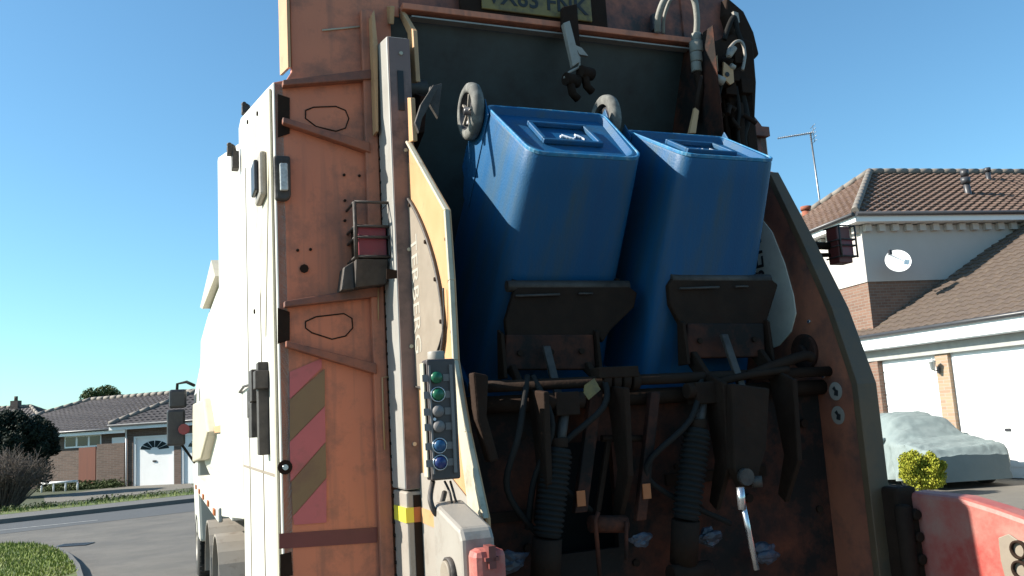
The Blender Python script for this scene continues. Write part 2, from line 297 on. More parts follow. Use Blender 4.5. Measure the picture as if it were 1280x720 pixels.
dcv = gnd(66, 684); dg_ = tag(empty('drain_grate', (dcv.x+.35, dcv.y+.12, .004)), 'dark iron drain grate in the road beside the corner lawn', 'drain')
mb = MB(); mb.box((-.3, -.2, 0), (.3, -.17, .012)); mb.box((-.3, .17, 0), (.3, .2, .012)); mb.box((-.3, -.17, 0), (-.27, .17, .012)); mb.box((.27, -.17, 0), (.3, .17, .012)); mb.build('frame', 'gutter', dg_)
mb = MB()
for k in range(9): mb.box((-.265+k*.06, -.171, .001), (-.235+k*.06, .171, .010))
mb.box((-.27, -.01, .0015), (.27, .01, .009)); mb.build('grate', 'gutter', dg_)
# ------------------------------------------------------------------ roofs with real tile courses
def tiled(name, A, B, C, D, m, parent, row=.30, colw=.28, hgt=.035, wave=.022):
    """slope with eave A-B and top D-C; each course a stepped, rolled strip"""
    A, B, C, D = map(V, (A, B, C, D)); nrm = (B-A).cross(D-A).normalized()
    if nrm.z < 0: nrm = -nrm
    mb = MB(); L = max((D-A).length, (C-B).length); rows = max(2, int(L/row))
    for r in range(rows):
        t0, t1 = r/rows, (r+1)/rows
        P0, Q0, P1, Q1 = A.lerp(D, t0), B.lerp(C, t0), A.lerp(D, t1), B.lerp(C, t1)
        W = (Q0-P0).length; n = max(2, int(W/colw*4)); bot = []; top = []; base = []
        if W < .05: continue
        U = (B-A).normalized()
        for k in range(n+1):
            f = k/n; p = P0.lerp(Q0, f); q = P1.lerp(Q1, f); wv = wave*sin(2*pi*((p-A).dot(U))/colw)
            bot.append(p+nrm*(hgt+wv)); top.append(q+nrm*(.004+wv)); base.append(p-nrm*.02)
        for k in range(n):
            mb.add([bot[k], bot[k+1], top[k+1], top[k]], [(0, 1, 2, 3)]); mb.add([base[k], base[k+1], bot[k+1], bot[k]], [(0, 1, 2, 3)])
    return mb.build(name, m, parent)
def hip_roof(parent, P, W, D, ze, zr, m, over=.35, name='roof', run=None, cm='lead', row=.3):
    """P(a,b)->world xy; rectangle a 0..W, b 0..D; hipped ends"""
    o = over; run = run or D/2
    def q(a, b, z): x = P(a, b); return V((x[0], x[1], z))
    A, B, C_, D_ = q(-o, -o, ze), q(W+o, -o, ze), q(W+o, D+o, ze), q(-o, D+o, ze); r1, r2 = q(run, D/2, zr), q(W-run, D/2, zr)
    rf = tiled(name, A, B, r2, r1, m, parent, row)
    tiled(name, C_, D_, r1, r2, m, parent, row); tiled(name, D_, A, r1, r1+V((.001, 0, 0)), m, parent, row); tiled(name, B, C_, r2, r2+V((.001, 0, 0)), m, parent, row)
    rd = MB()
    for a, b in ((A, r1), (B, r2), (C_, r2), (D_, r1), (r1, r2)):
        n = max(2, int((b-a).length/.4))
        for i in range(n): rd.tube([a.lerp(b, i/n)+V((0, 0, .05)), a.lerp(b, (i+.98)/n)+V((0, 0, .065))], .1, 8)
    rd.build('ridge_tile', cm, rf)
    sf = MB()
    for a, b in ((A, B), (B, C_), (C_, D_), (D_, A)):
        d = (b-a).normalized(); n = V((-d.y, d.x, 0))
        sf.ext([a+V((0, 0, -.2)), b+V((0, 0, -.2)), b+V((0, 0, -.02)), a+V((0, 0, -.02))], n*.03)
    sf.ext([A+V((0, 0, -.2)), B+V((0, 0, -.2)), C_+V((0, 0, -.2)), D_+V((0, 0, -.2))], (0, 0, -.02))
    sf.build('fascia', 'upvc', parent)
    gt = MB()
    for a, b in ((A, B), (B, C_), (C_, D_), (D_, A)):
        d = (b-a).normalized(); n = V((d.y, -d.x, 0)); gt.tube([a+n*.06+V((0, 0, -.03)), b+n*.06+V((0, 0, -.03))], .055, 8)
    gt.build('gutter', 'gutter', parent)
    return rf
def obox(mb, P, a0, b0, z0, a1, b1, z1):
    q = [P(a0, b0), P(a1, b0), P(a1, b1), P(a0, b1)]; return mb.ext([(x[0], x[1], z0) for x in q], (0, 0, z1-z0))

# ------------------------------------------------------------------ right: two-storey house
HC = V((9.10, 22.35))
PH = lambda a, b: HC+e1*a-e2*b      # a to the right, b away
hs = tag(empty('house', (HC.x, HC.y, 0)), 'two-storey house with cream upper walls, brick below and a hipped brown tile roof', 'house'); hs.location = (0, 0, 0)
EZ = 6.52
obox(MB(), PH, 0, 0, 0, 14, 6, 4.80).build('brick_wall', 'brick', hs)
w_ = obox(MB(), PH, -.03, -.03, 4.805, 14.03, 6.03, EZ-.25).build('rendered_wall', 'render', hs)
dn = MB()
for k in range(34): obox(dn, PH, .02+k*.4, -.16, EZ-.42, .2+k*.4, -.035, EZ-.24)
for k in range(15): obox(dn, PH, -.16, .02+k*.4, EZ-.42, -.035, .2+k*.4, EZ-.24)
dn.build('dentil_course', 'render', hs)
hr = hip_roof(hs, PH, 14, 6, EZ, 8.55, 'tile', .4, row=.27, run=2.6)
fp = MB(); b_ = dep(1211, 246, 24.3); fp.tube([b_+V((.05, 0, -.3)), b_, b_+V((-.03, 0, .45))], .09, 10); fp.cyl(b_+V((-.03, 0, .38)), b_+V((-.03, 0, .56)), .13, 12); fp.cyl(b_+V((-.03, 0, .60)), b_+V((-.03, 0, .78)), .11, 12, r2=.12)
fp.build('flue_pipe', 'gutter', hr)
b_ = dep(1236, 226, 26); fp = MB(); fp.cyl(b_+V((0, 0, -.4)), b_+V((0, 0, .3)), .07, 10); fp.cyl(b_+V((0, 0, .28)), b_+V((0, 0, .4)), .10, 10); fp.build('vent_pipe', 'gutter', hr)
b_ = dep(1008, 266, 27); fp = MB(); fp.cyl(b_+V((0, 0, -1.2)), b_+V((0, 0, .1)), .15, 14, r2=.13); fp.cyl(b_+V((0, 0, .08)), b_+V((0, 0, .2)), .17, 14); fp.build('chimney_pot', 'terracotta', hr)
fp = MB(); c_ = dep(1008, 285, 27); fp.box((c_.x-.4, c_.y-.4, 5.5), (c_.x+.4, c_.y+.4, c_.z+.02)); fp.build('chimney', 'brick', hr)
# window on the lit side wall, mostly behind the truck
wd = MB(); obox(wd, PH, -.08, 2.0, 4.75, -.03, 3.2, 5.75); wf = wd.build('window', 'upvc', hs); gl = MB(); obox(gl, PH, -.09, 2.07, 4.82, -.082, 3.13, 5.68); gl.build('pane', 'glass', wf)
# satellite dish
dc = dep(1123, 327, 21.9)
ds = tag(empty('satellite_dish', dc), 'white oval satellite dish on the cream wall of the two-storey house', 'satellite dish')
Md = frame((0, 0, 0), V((-.45, -.85, .28)))
mb = MB(); mb.lathe([(.001, 0), (.1, .006), (.2, .025), (.29, .055), (.30, .058), (.30, .05), (.2, .015), (.1, -.006), (.001, -.012)], 28, Md @ Matrix.Diagonal((.95, 1.08, 1, 1))); mb.build('dish', 'upvc', ds)
mb = MB(); mb.tube([Md @ V((-.02, -.29, .05)), Md @ V((0, -.22, .3))], .012, 6); mb.box((-.03, -.05, -.06), (.03, .05, .06), Matrix.Translation(Md @ V((0, -.2, .31)))); mb.build('feed_arm', 'hub', ds)
mb = MB(); mb.tube([Md @ V((0, -.02, -.01)), Md @ V((0, -.02, -.01))+V((.0, .2, -.05)), V((0.05, .42, -.1))], .018, 8); mb.build('bracket', 'hub', ds)
# roof aerial
ab = dep(1026, 262, 28)
an = tag(empty('tv_aerial', ab), 'tall thin television aerial on a pole above the house roof', 'aerial')
mt = dep(1013, 167, 28)-ab
MB().tube([(0, 0, -1.6), (0, 0, 0), mt], .03, 6).build('mast', 'alu', an)
el = MB(); q0 = dep(1016, 166, 28)-ab; q1 = dep(972, 173, 27.4)-ab; el.tube([q0, q1], .016, 5)
for k in range(18):
    p = q0.lerp(q1, (k+.5)/18); el.tube([p+V((0, -.22+.005*k, -.02)), p+V((0, .22-.005*k, .02))], .008, 4)
    el.tube([p+V((0, 0, -.05)), p+V((0, 0, .05))], .006, 4)
for k in range(5): el.tube([q0+V((.02, -.25, -.3+.13*k)), q0+V((.02, .25, -.3+.13*k))], .008, 4)
el.tube([q0+V((.02, 0, -.32)), q0+V((.02, 0, .25))], .01, 4); el.build('antenna_elements', 'alu', an)

# ------------------------------------------------------------------ right: garage block
EG = 3.42; GA = gnd(1058, 423.5, EG); GB = gnd(1275, 390, EG); GA, GB = GA.to_2d(), GB.to_2d()
g2 = (GB-GA).normalized(); g1 = V((-g2.y, g2.x)); 
if g1.x < 0: g1 = -g1
OVG = .35
GC = GA+g1*OVG+g2*.35               # wall corner
PG = lambda a, b: GC+g2*a+g1*b      # a toward the camera along the front, b into the block
gr = tag(empty('garage', (0, 0, 0)), 'double garage with white doors, brick pier and low dark tile roof beside the house', 'garage')
GL = 7.5; DH = 2.78; FZ = EG-.36
wl = MB()
def ga(px):
    d = ray(px, 460); A = GC; t = (d.x*A.y-d.y*A.x)/(d.y*g2.x-d.x*g2.y); return t
pa, pb = ga(1170), ga(1186)

piers = [(-.88, -.80), (pa, pb), (pb+2.6, GL)]
for a0, a1 in piers: obox(wl, PG, a0, 0, 0, a1, .3, DH)
obox(wl, PG, -.88, .3, 0, -.63, 6, DH); obox(wl, PG, GL-.25, .3, 0, GL, 6, DH); obox(wl, PG, -.63, 5.7, 0, GL-.25, 6, DH)
wl.build('wall', 'brickl', gr)
lt = obox(MB(), PG, -.90, -.06, DH, GL+.02, .24, FZ-.02).build('lintel', mat('grey_lintel', (.36, .36, .34), .7), gr)
for a0, a1 in ((-.80, pa), (pb, pb+2.6)):
    d_ = obox(MB(), PG, a0, .1, .02, a1, .14, DH).build('door', 'upvc', gr)
    rb = MB()
    for k in range(9): obox(rb, PG, a0+.06, .085, .25+k*.28, a1-.06, .098, .50+k*.28)
    rb.build('door_panel', 'upvc', d_, bevel=.006)
    hd = MB(); obox(hd, PG, (a0+a1)/2-.07, .06, 1.0, (a0+a1)/2+.07, .084, 1.06); hd.build('handle', 'hub', d_)
fa = obox(MB(), PG, -1.0, -OVG, FZ, GL+.35, -OVG+.03, EG-.02); obox(fa, PG, -1.0, -OVG+.03, FZ-.02, GL+.35, .3, FZ); fa.build('fascia', 'upvc', gr)
sl_ = math.tan(radians(28.5)); RUN = 5.2
def q3(a, b, z): p = PG(a, b); return V((p.x, p.y, z))
rf = tiled('roof', q3(-1.0, -OVG, EG), q3(GL+.35, -OVG, EG), q3(GL+.35, RUN, EG+(RUN+OVG)*sl_), q3(-1.0, RUN, EG+(RUN+OVG)*sl_), 'tile_lo', gr, .27)
tiled('roof', q3(-1.0, 2*RUN+OVG, EG), q3(GL+.35, 2*RUN+OVG, EG), q3(GL+.35, RUN, EG+(RUN+OVG)*sl_), q3(-1.0, RUN, EG+(RUN+OVG)*sl_), 'tile_lo', gr, .27)
vg = MB(); vg.tube([q3(-1.01, -OVG, EG+.03), q3(-1.01, RUN, EG+.03+(RUN+OVG)*sl_)], .055, 8); vg.build('verge_mortar', 'lead', rf)
for a0 in (-.87, GL-.26):
    g_ = MB(); g_.ext([q3(a0, 0, DH+.003), q3(a0, 2*RUN, DH+.003), q3(a0, 2*RUN, EG+.1), q3(a0, RUN, EG+(RUN)*sl_+.02), q3(a0, 0, EG+.1)], (g2*.25).to_3d()); g_.build('gable', 'brickl', gr)
gt = MB(); gt.tube([q3(-1.03, -OVG-.06, EG-.03), q3(GL+.38, -OVG-.06, EG-.03)], .05, 8); gt.build('gutter', 'gutter', gr)
# lamp on the pier
lp = q3(pa+.1, -.02, 2.5)
lm = tag(empty('wall_lantern', lp), 'small dark coach lantern on the brick pier between the white garage doors', 'lantern')
mb = MB(); mb.tube([(0, 0, -.1), (-.12, -.05, -.1), (-.14, -.06, .05)], .015, 6); mb.box((-.03, -.04, -.16), (.0, .04, .0)); mb.build('arm', 'gutter', lm)
mb = MB(); mb.lathe([(.001, .18), (.03, .15), (.10, .09), (.085, .08), (.05, -.10), (.001, -.12)], 6, Matrix.Translation((-.16, -.06, .02))); mb.build('lamp_head', 'clearlens', lm)

# ------------------------------------------------------------------ covered car
c0 = gnd(1188, 612)
_p1 = gnd(1172, 613); _p2 = gnd(1256, 607); _w = (_p2-_p1).normalized(); _a = V((_w.y, -_w.x, 0))
_cc = (_p1+_p2)/2-_a*2.1; cc = empty('covered_car', (_cc.x, _cc.y, 0), 0)
tag(cc, 'parked car hidden under a grey fabric cover in front of the garage doors', 'car')
def carshell(parent, Lh, Wd, prof, m, name, wob=.0, n=64, seed=1, zb=.15):
    from mathutils import noise
    rings = []; S = 26
    if wob: n = 150; S = 70
    for i in range(n+1):
        t = -Lh+2*Lh*i/n; h = 0
        for (x0, h0), (x1, h1) in zip(prof[:-1], prof[1:]):
            if x0 <= t <= x1+1e-6: f = (t-x0)/(x1-x0); f = f*f*(3-2*f)*.5+f*.5; h = h0+(h1-h0)*f
        e = max(0, (abs(t)/Lh)); wdt = Wd*(1-.16*max(0, (e-.72)/.28)**2)
        ring = []
        for k in range(S+1):
            u = -1+2*k/S; a = abs(u); sg = 1 if u > 0 else -1
            if a > .62: # side wall
                f = (1-a)/.38; z = zb+(min(h, .88)-zb)*f; y = wdt*(1+.0*f)
                y = wdt*(1.0-.02*f+.03*(1-f))
            else:
                f = a/.62; zt = h; zs = min(h, .88); y = wdt*(.98*f**.8); k2 = f**3.2; z = zt-(zt-zs)*k2
                z += .0
            fold = wob*(sin(t*9+u*4+seed)*.5+sin(t*21+u*9)*.3+sin(t*37-u*13)*.2)
            if a > .62: y += fold*.6+sg*(.045*sin(t*13+seed+2*f)+.025*sin(t*29+f*3))*(1-f)*(wob > 0)
            else: z += fold*.35
            if wob:
                q = V((t*2.2, u*2.6, seed)); w1 = noise.noise(q); w2 = noise.noise(q*2.7+V((5, 1, 2))); cr_ = (1-abs(w1)*3) if abs(w1) < .33 else 0; cr2 = (1-abs(w2)*4) if abs(w2) < .25 else 0
                dsp = .022*cr_+.018*cr2+.012*w2
                if a > .55: y += dsp*1.2
                else: z += dsp
            ring.append((t, sg*y if u != 0 else 0, z))
        rings.append(ring)
    mb = MB(); mb.loft(rings, False, True, closed=False)
    for r_, rev in ((rings[0], 1), (rings[-1], 0)): mb.add(r_, [tuple(range(len(r_)))])
    o = mb.build(name, m, parent); return o
prof = [(-2.25, .62), (-2.1, .78), (-1.1, .98), (-.45, 1.42), (.2, 1.50), (1.0, 1.46), (1.75, 1.12), (2.1, 1.0), (2.25, .80)]
cv = carshell(cc, 2.25, .92, [(-x, h) for x, h in reversed(prof)], 'carcover', 'car_cover', .06)
cc.rotation_euler = (0, 0, math.atan2(_a.y, _a.x)); 
for sx in (-1, 1):
    mb = MB(); mb.lathe([(.001, -.05), (.07, -.03), (.10, .02), (.07, .07), (.001, .08)], 12, Matrix.Translation((.55, sx*.93, .95)) @ Matrix.Diagonal((1, 1.3, .8, 1))); mb.build('mirror_bulge', 'carcover', cc)
for sx in (-1.35, 1.35):
    for sy in (-.8, .8):
        mb = MB(); mb.cyl((sx, sy-.1, .31), (sx, sy+.1, .31), .31, 20); wo = mb.build('wheel', 'tyre', cc)
# second, white car only partly in view
c2 = empty('parked_car', (14.6, 20.9, 0), radians(-20)); tag(c2, 'pale parked car at the right edge behind the covered car', 'car')
carshell(c2, 2.1, .86, prof and [(-2.1, .6), (-1.9, .78), (-1.1, .95), (-.4, 1.40), (.3, 1.45), (1.2, 1.38), (1.9, .95), (2.1, .7)], 'carwhite', 'body', 0, 40)
mb = MB()
for s in (-1, 1): mb.ext([(-.95, s*.875, .93), (.95, s*.875, .93), (.75, s*.80, 1.28), (-.4, s*.80, 1.28)], (0, -s*.02, 0))
mb.build('side_window', 'glass', c2)
for sx in (-1.3, 1.3):
    for sy in (-.78, .78): mb = MB(); mb.cyl((sx, sy-.1, .3), (sx, sy+.1, .3), .3, 20); mb.build('wheel', 'tyre', c2)

# ------------------------------------------------------------------ shrubs, trees
def shrub(name, c, rad, n, s, m, label, cat, seed, trunk=True, lumps=9, group=None):
    rd = random.Random(seed); e = tag(empty(name, (c[0], c[1], 0)), label, cat, group)
    mb = MB()
    for _ in range(lumps*2):
        d = V((rd.gauss(0, 1), rd.gauss(0, 1), abs(rd.gauss(0, 1)))).normalized(); q = V((d.x*rad[0]*.92, d.y*rad[1]*.92, c[2]+d.z*rad[2]*.92)); leaves(mb, q, (rad[0]*.17,)*3, n//40, s, rd, .4)
    for _ in range(lumps):
        a = rd.uniform(0, 2*pi); k = rd.uniform(.2, .62); zz = rd.uniform(-.55, .6)
        leaves(mb, (cos(a)*rad[0]*k, sin(a)*rad[1]*k, c[2]+zz*rad[2]), (rad[0]*.45, rad[1]*.45, rad[2]*.42), n//lumps, s, rd, .4)
    leaves(mb, (0, 0, c[2]), (rad[0]*.8, rad[1]*.8, rad[2]*.85), n//2, s, rd, .35)
    mb.build('foliage', m, e)
    if trunk:
        t = MB(); t.tube([(0, 0, 0), (.03, 0, c[2]*.5), (0, .03, c[2])], [.09*rad[0], .06*rad[0], .02*rad[0]], 8)
        for k in range(7):
            a = 2*pi*k/7; t.tube([(0, 0, c[2]*.3), (cos(a)*rad[0]*.3, sin(a)*rad[1]*.3, c[2]*.8), (cos(a)*rad[0]*.6, sin(a)*rad[1]*.6, c[2]+rad[2]*.4)], [.03*rad[0], .02*rad[0], .006*rad[0]], 6)
        t.build('stem', 'bark', e)
    return e
sp = gnd(1150, 617); shrub('golden_shrub', (7.50, 17.0, .42), (.46, .46, .40), 9000, .045, 'leaf_yel', 'rounded golden-yellow shrub beside the covered car', 'shrub', 5)
dk = dep(28, 560, 34); shrub('dark_conifer', (dk.x-.25, dk.y, 1.72), (1.42, 1.4, 1.60), 26000, .10, 'leaf_dk', 'large dark rounded conifer at the left edge in front of the bungalow', 'conifer', 11, lumps=22)
def twiggy(c, h, w, n, seed):
    rd = random.Random(seed); e = tag(empty('bare_shrub', c), 'bare twiggy brown shrub in front of the dark conifer', 'shrub'); mb = MB()
    for _ in range(n):
        a = rd.uniform(0, 2*pi); k = rd.random()**.5*w; b = V((cos(a)*k*.3, sin(a)*k*.3, 0)); tp = V((cos(a)*k+rd.gauss(0, .15), sin(a)*k+rd.gauss(0, .15), h*rd.uniform(.6, 1)*(1-.3*(k/w)**2)))
        md = b.lerp(tp, .5)+V((rd.gauss(0, .08), rd.gauss(0, .08), .1)); mb.tube([b, md, tp], [.018, .011, .005], 3, False)
        for _ in range(4):
            f = rd.uniform(.4, 1); p = md.lerp(tp, f); mb.tube([p, p+V((rd.gauss(0, .16), rd.gauss(0, .16), rd.uniform(.05, .35)))], [.008, .004], 3, False)
    mb.build('twigs', 'twig', e)
tp_ = gnd(20, 640); twiggy((tp_.x-.9, tp_.y+.7, 0), 1.9, 1.25, 520, 4)
tr = dep(127, 500, 62)
te = tag(empty('tree', (tr.x, tr.y, 0)), 'small round tree rising behind the grey-roofed bungalow ridge', 'tree')
mb = MB(); rd = random.Random(2)
for _ in range(12): leaves(mb, (rd.gauss(0, .5), rd.gauss(0, .5), tr.z-.2+rd.gauss(0, .3)), (.6, .6, .55), 500, .16, rd, .4)
mb.build('crown', 'leaf_grn', te); MB().tube([(0, 0, 0), (.1, 0, 3), (0, 0, tr.z)], [.16, .11, .04], 8).build('trunk', 'bark', te)
# low planting beside the far verge
rd = random.Random(9); mb = MB()
for k in range(60):
    p = dep(52+100*rd.random(), 606, 37.3+1.0*rd.random()); leaves(mb, (p.x, p.y, .12), (.5, .4, .28), 90, .08, rd, .6)
for k in range(40):
    q = ln(rd.uniform(-2, 9), rd.uniform(3.0, 3.8)); leaves(mb, (q[0], q[1], .10), (.5, .35, .18), 90, .07, rd, .6)
tag(mb.build('ground_cover', 'leaf_grn'), 'low green ground cover along the bungalow front garden', 'plants', kind='stuff')

# ------------------------------------------------------------------ left: bungalow
b0 = dep(62, 600, 40.5); b1 = dep(196, 600, 40.5-2.0); ud = (b1-b0).to_2d().normalized(); vd = V((-ud.y, ud.x))
BC = b0.to_2d()-ud*5
PB = lambda a, b: BC+ud*a+vd*b
bw = tag(empty('bungalow', (0, 0, 0)), 'low brick bungalow with a long dark grey tiled roof across the road', 'bungalow')
BL = 13.5
obox(MB(), PB, 0, 0, 0, BL, 7.5, 2.35).build('wall', 'brickd', bw)
for a0, a1, z0, z1 in ((5.9, 8.0, 1.75, 2.3), (2.2, 4.2, 1.0, 2.2)):
    wf = obox(MB(), PB, a0, -.05, z0, a1, -.003, z1).build('window', 'upvc', bw)
    p = MB(); nn = 3
    for k in range(nn): s_ = (a1-a0)/nn; obox(p, PB, a0+k*s_+.06, -.06, z0+.07, a0+(k+1)*s_-.06, -.052, z1-.07)
    p.build('pane', 'glass', wf)
obox(MB(), PB, 8.6, -.04, 0, 9.5, -.003, 2.1).build('door', 'upvc', bw)
hip_roof(bw, PB, BL, 7.5, 2.5, 4.05, 'tile_gr', .4, run=3.6, row=.32)
# garage of the next plot: doors facing the road
a_ = gnd(156, 609).to_2d(); b_2 = gnd(243, 605).to_2d(); gu = (b_2-a_).normalized(); gv = V((-gu.y, gu.x)); GS = a_-gu*0+gv*0
g0 = tag(empty('garage', (0, 0, 0)), 'low garage block across the road with a white fanlight door and hipped grey roof', 'garage')
PK = lambda a, b: GS+gu*a+gv*b
gw = (b_2-a_).length
def fx(px): # distance along the front for a picture column
    d = ray(px, 600); dd = V((d.x, d.y)); A = a_; t = (dd.x*A.y-dd.y*A.x)/(dd.y*gu.x-dd.x*gu.y); return t
wl = MB(); ed = [(fx(156), fx(166.5)), (fx(217.5), fx(226.5)), (fx(226.5)+2.0, fx(226.5)+2.6)]
DZ = 2.08
for k, (x0, x1) in enumerate(ed): obox(wl, PK, x0, 0, 0, x1, .3, DZ)
obox(wl, PK, ed[0][0], .3, 0, ed[0][0]+.25, 6, 2.5); obox(wl, PK, ed[2][1]-.25, .3, 0, ed[2][1], 6, 2.5); obox(wl, PK, ed[0][0]+.25, 5.75, 0, ed[2][1]-.25, 6, 2.5)
obox(wl, PK, ed[0][0], 0, DZ+.003, ed[2][1], .298, 2.45); wl.build('wall', 'brickd', g0)
for x0, x1 in ((ed[0][1], ed[1][0]), (ed[1][1], ed[2][0])):
    d_ = obox(MB(), PK, x0, .08, .02, x1, .12, DZ).build('door', 'upvc', g0)
    fr = MB(); obox(fr, PK, x0, .02, .02, x0+.09, .079, DZ); obox(fr, PK, x1-.09, .02, .02, x1, .079, DZ); obox(fr, PK, x0+.09, .02, DZ-.08, x1-.09, .079, DZ); fr.build('door_frame', 'upvc', d_)
    fg = MB(); cx = (x0+x1)/2; R_ = (x1-x0)*.36
    for k in range(6):
        a0, a1 = radians(6+28.5*k), radians(30.5+28.5*k)
        pts = []
        for rr, aa in ((.3, a0), (1, a0), (1, (a0+a1)/2), (1, a1), (.3, a1)):
            p = PK(cx+cos(aa)*R_*rr, .068); pts.append((p.x, p.y, 1.48+sin(aa)*R_*rr*.55))
        fg.ext(pts, (gv*.01).to_3d())
    fg.build('fanlight', 'glass', d_)
    hd = MB(); obox(hd, PK, cx-.08, .05, .98, cx+.08, .079, 1.05); hd.build('handle', 'hub', d_)
hip_roof(g0, lambda a, b: PK(a+ed[0][0], b), ed[2][1]-ed[0][0]+3.2, 6.5, 2.62, 4.5, 'tile_gr', .45, run=3.3, row=.32)
dpb = MB(); p = PK(ed[0][0]+.1, -.05); dpb.tube([(p.x, p.y, 0.05), (p.x, p.y, 2.45)], .035, 8); dpb.build('downpipe', 'upvc', g0)
# brick wall and timber gate between
f0 = dep(98, 601, 38.8); f1 = dep(119, 601, 38.6); f2 = dep(155, 601, 38.2)
def wallrun(name, a, b, h, m, th=.12):
    d = (b-a).normalized(); n = V((-d.y, d.x, 0)); a = V((a.x, a.y, 0)); b = V((b.x, b.y, 0)); return MB().ext([a, b, b+V((0, 0, h)), a+V((0, 0, h))], n*th)
tg = wallrun('garden_gate', f0, f1, 1.75, 'wood', .05); tag(tg.build('garden_gate', 'wood'), 'reddish timber side gate between the bungalow and the brown garden wall', 'gate')
tag(wallrun('garden_wall', f1+V((.05, 0, 0)), f2, 1.85, 'brickd').build('garden_wall', 'brickd', bevel=.01), 'brown brick garden wall beside the reddish side gate', 'wall')
r0, r1 = dep(52, 608, 37), dep(97, 603, 37)
lw = tag(empty('garden_rail', (r0.x, r0.y, 0)), 'low white rail along the bungalow front garden', 'rail')
MB().tube([(0, 0, .38), V((r1.x-r0.x, 0, .40))], .05, 8).build('rail', 'upvc', lw)
for k in range(4): MB().tube([((r1.x-r0.x)*k/3, 0, 0), ((r1.x-r0.x)*k/3, 0, .37)], .04, 8).build('post', 'upvc', lw)
# far chimney stack and aerial behind the conifer
cs = dep(20, 500, 60); fb = tag(empty('bungalow', (0, 0, 0)), 'distant bungalow roof with one chimney above the dark conifer', 'bungalow')
PF = lambda a, b: V((cs.x-6+a, cs.y-3+b))
obox(MB(), PF, 0, 0, 0, 10, 6, 2.6).build('wall', 'brickd', fb); r_ = hip_roof(fb, PF, 10, 6, 2.7, cs.z-.5, 'tile_gr', .4, run=3)
mb = MB(); mb.box((cs.x-.25, cs.y-.25, 3), (cs.x+.25, cs.y+.25, cs.z-.05)); mb.cyl((cs.x, cs.y, cs.z-.05), (cs.x, cs.y, cs.z+.25), .12, 10); mb.build('chimney', 'brickd', r_)
# ================================================================== THE TRUCK
T = tag(empty('refuse_truck', ORG, YAW), 'white and faded orange refuse truck seen from behind with its bin lift raised', 'truck')
def rp(pts, yt): return [rear(x, y, yt) for x, y in pts]
def sp_(pts, xt): return [side(x, y, xt) for x, y in pts]
def bolts(pts, r=.009, d=V((0, -1, 0)), m='grime2', parent=None, h=.007, n=8):
    for p in pts: MB().cyl(p, p+d*h, r, n).build('bolt', m, parent or T)
# --- body: white tailgate side, barrel body, cab
ts = MB().ext([(0, .0, .95), (0, .0, 3.345), (0, .25, 3.41), (0, 1.55, 3.73), (0, 1.70, 3.72), (0, 1.70, .95)], (.045, 0, 0)).build('tailgate_side', 'white', T, bevel=.006)
mb = MB(); mb.ext([(-.004, .10, 3.28), (-.004, .9, 3.48), (-.004, .75, 2.75), (-.004, .42, 2.32)], (.003, 0, 0)); mb.build('pressed_panel', 'cream', ts)
bp_ = [V((0, y, z)) for y, z in ((.12, 3.3), (.6, 3.42), (1.1, 3.55), (.08, 3.05), (.08, 2.2), (.1, 1.8), (.9, 2.5), (.08, 2.75))]
bolts(bp_, .012, V((-1, 0, 0)), 'grime', ts)
for _y in (.62, 1.28):
    MB().box((-.0035, _y, .95), (-.0005, _y+.012, 3.35)).build('panel_seam', 'cover', ts)
MB().box((-.0035, .12, 1.72), (-.0005, 1.68, 1.732)).build('panel_seam', 'cover', ts)
bp2 = MB(); bp2.ext([(-.012, .035, .95), (-.012, .035, 3.33), (-.012, .10, 3.345), (-.012, .10, .95)], (.010, 0, 0)); bp2.build('edge_trim', 'cream', ts, bevel=.003)
# tailgate far side
MB().ext([(2.455, 0, .95), (2.455, 0, 3.32), (2.455, 1.55, 3.73), (2.455, 2.25, 3.6), (2.455, 2.25, .95)], (.045, 0, 0)).build('tailgate_side', 'white', T, bevel=.006)
MB().ext([(.05, .35, 3.40), (.05, 1.55, 3.69), (.05, 2.25, 3.60), (.05, 2.25, 3.3)], (2.4, 0, 0)).build('tailgate_roof', 'white', T)
# barrel body
def sec(y, b, zt, zb=1.42):
    L = [];
    prof = [(0.14, zb), (.08, zb+.15), (.05*b, zb+.6), (.035*b, zb+1.1), (.05*b, zb+1.7), (.12, zt-.22), (.22, zt-.06), (.4, zt)]
    for x, z in prof: L.append((x, y, z))
    for x, z in reversed(prof): L.append((2.5-x, y, z))
    return L
body = MB().loft([sec(1.9, 1, 3.62), sec(3.2, 1, 3.68), sec(6.0, 1, 3.68), sec(8.45, .9, 3.62)], True, False).build('body', 'white', T, bevel=.02)
mb = MB()
for s in (0,):
    mb.ext([(.055, 2.0, 1.93), (.055, 8.4, 1.93), (.055, 8.4, 1.99), (.055, 2.0, 1.99)], (-.020, 0, 0))
mb.build('stripe', 'yellow', body)
MB().loft([[(.05, y, 1.43), (x, y, 1.43), (x, y, 3.62), (x+.05, y, 3.66), (.05, y, 3.66)] for x, y in ((-.002, 1.702), (-.10, 2.0), (-.10, 2.07))]).build('body_flare', 'white', body, bevel=.008)
MB().ext([side(264, 325, .03), side(250, 384, .03), side(253, 386, .03), side(269, 345, .03)], (.5, 0, 0)).build('side_fin', 'cream', body)
mb = MB(); mb.box((-.02, 2.4, 1.36), (2.52, 8.4, 1.42)); mb.box((-.035, 3.6, 1.25), (-.0, 9.0, 1.36)); sk = mb.build('side_rail', 'white', T, bevel=.01)
for k in range(5):
    m_ = MB().box((-.05, 3.9+k*1.0, 1.28), (-.036, 4.08+k*1.0, 1.33)); m_.build('side_marker', 'amberlens', sk, bevel=.003)
mb = MB(); mb.box((.55, .2, .75), (.75, 9.5, 1.0)); mb.box((1.75, .2, .75), (1.95, 9.5, 1.0)); mb.box((.6, 1.0, .8), (1.9, 1.2, 1.2)); mb.build('chassis', 'grime', T)
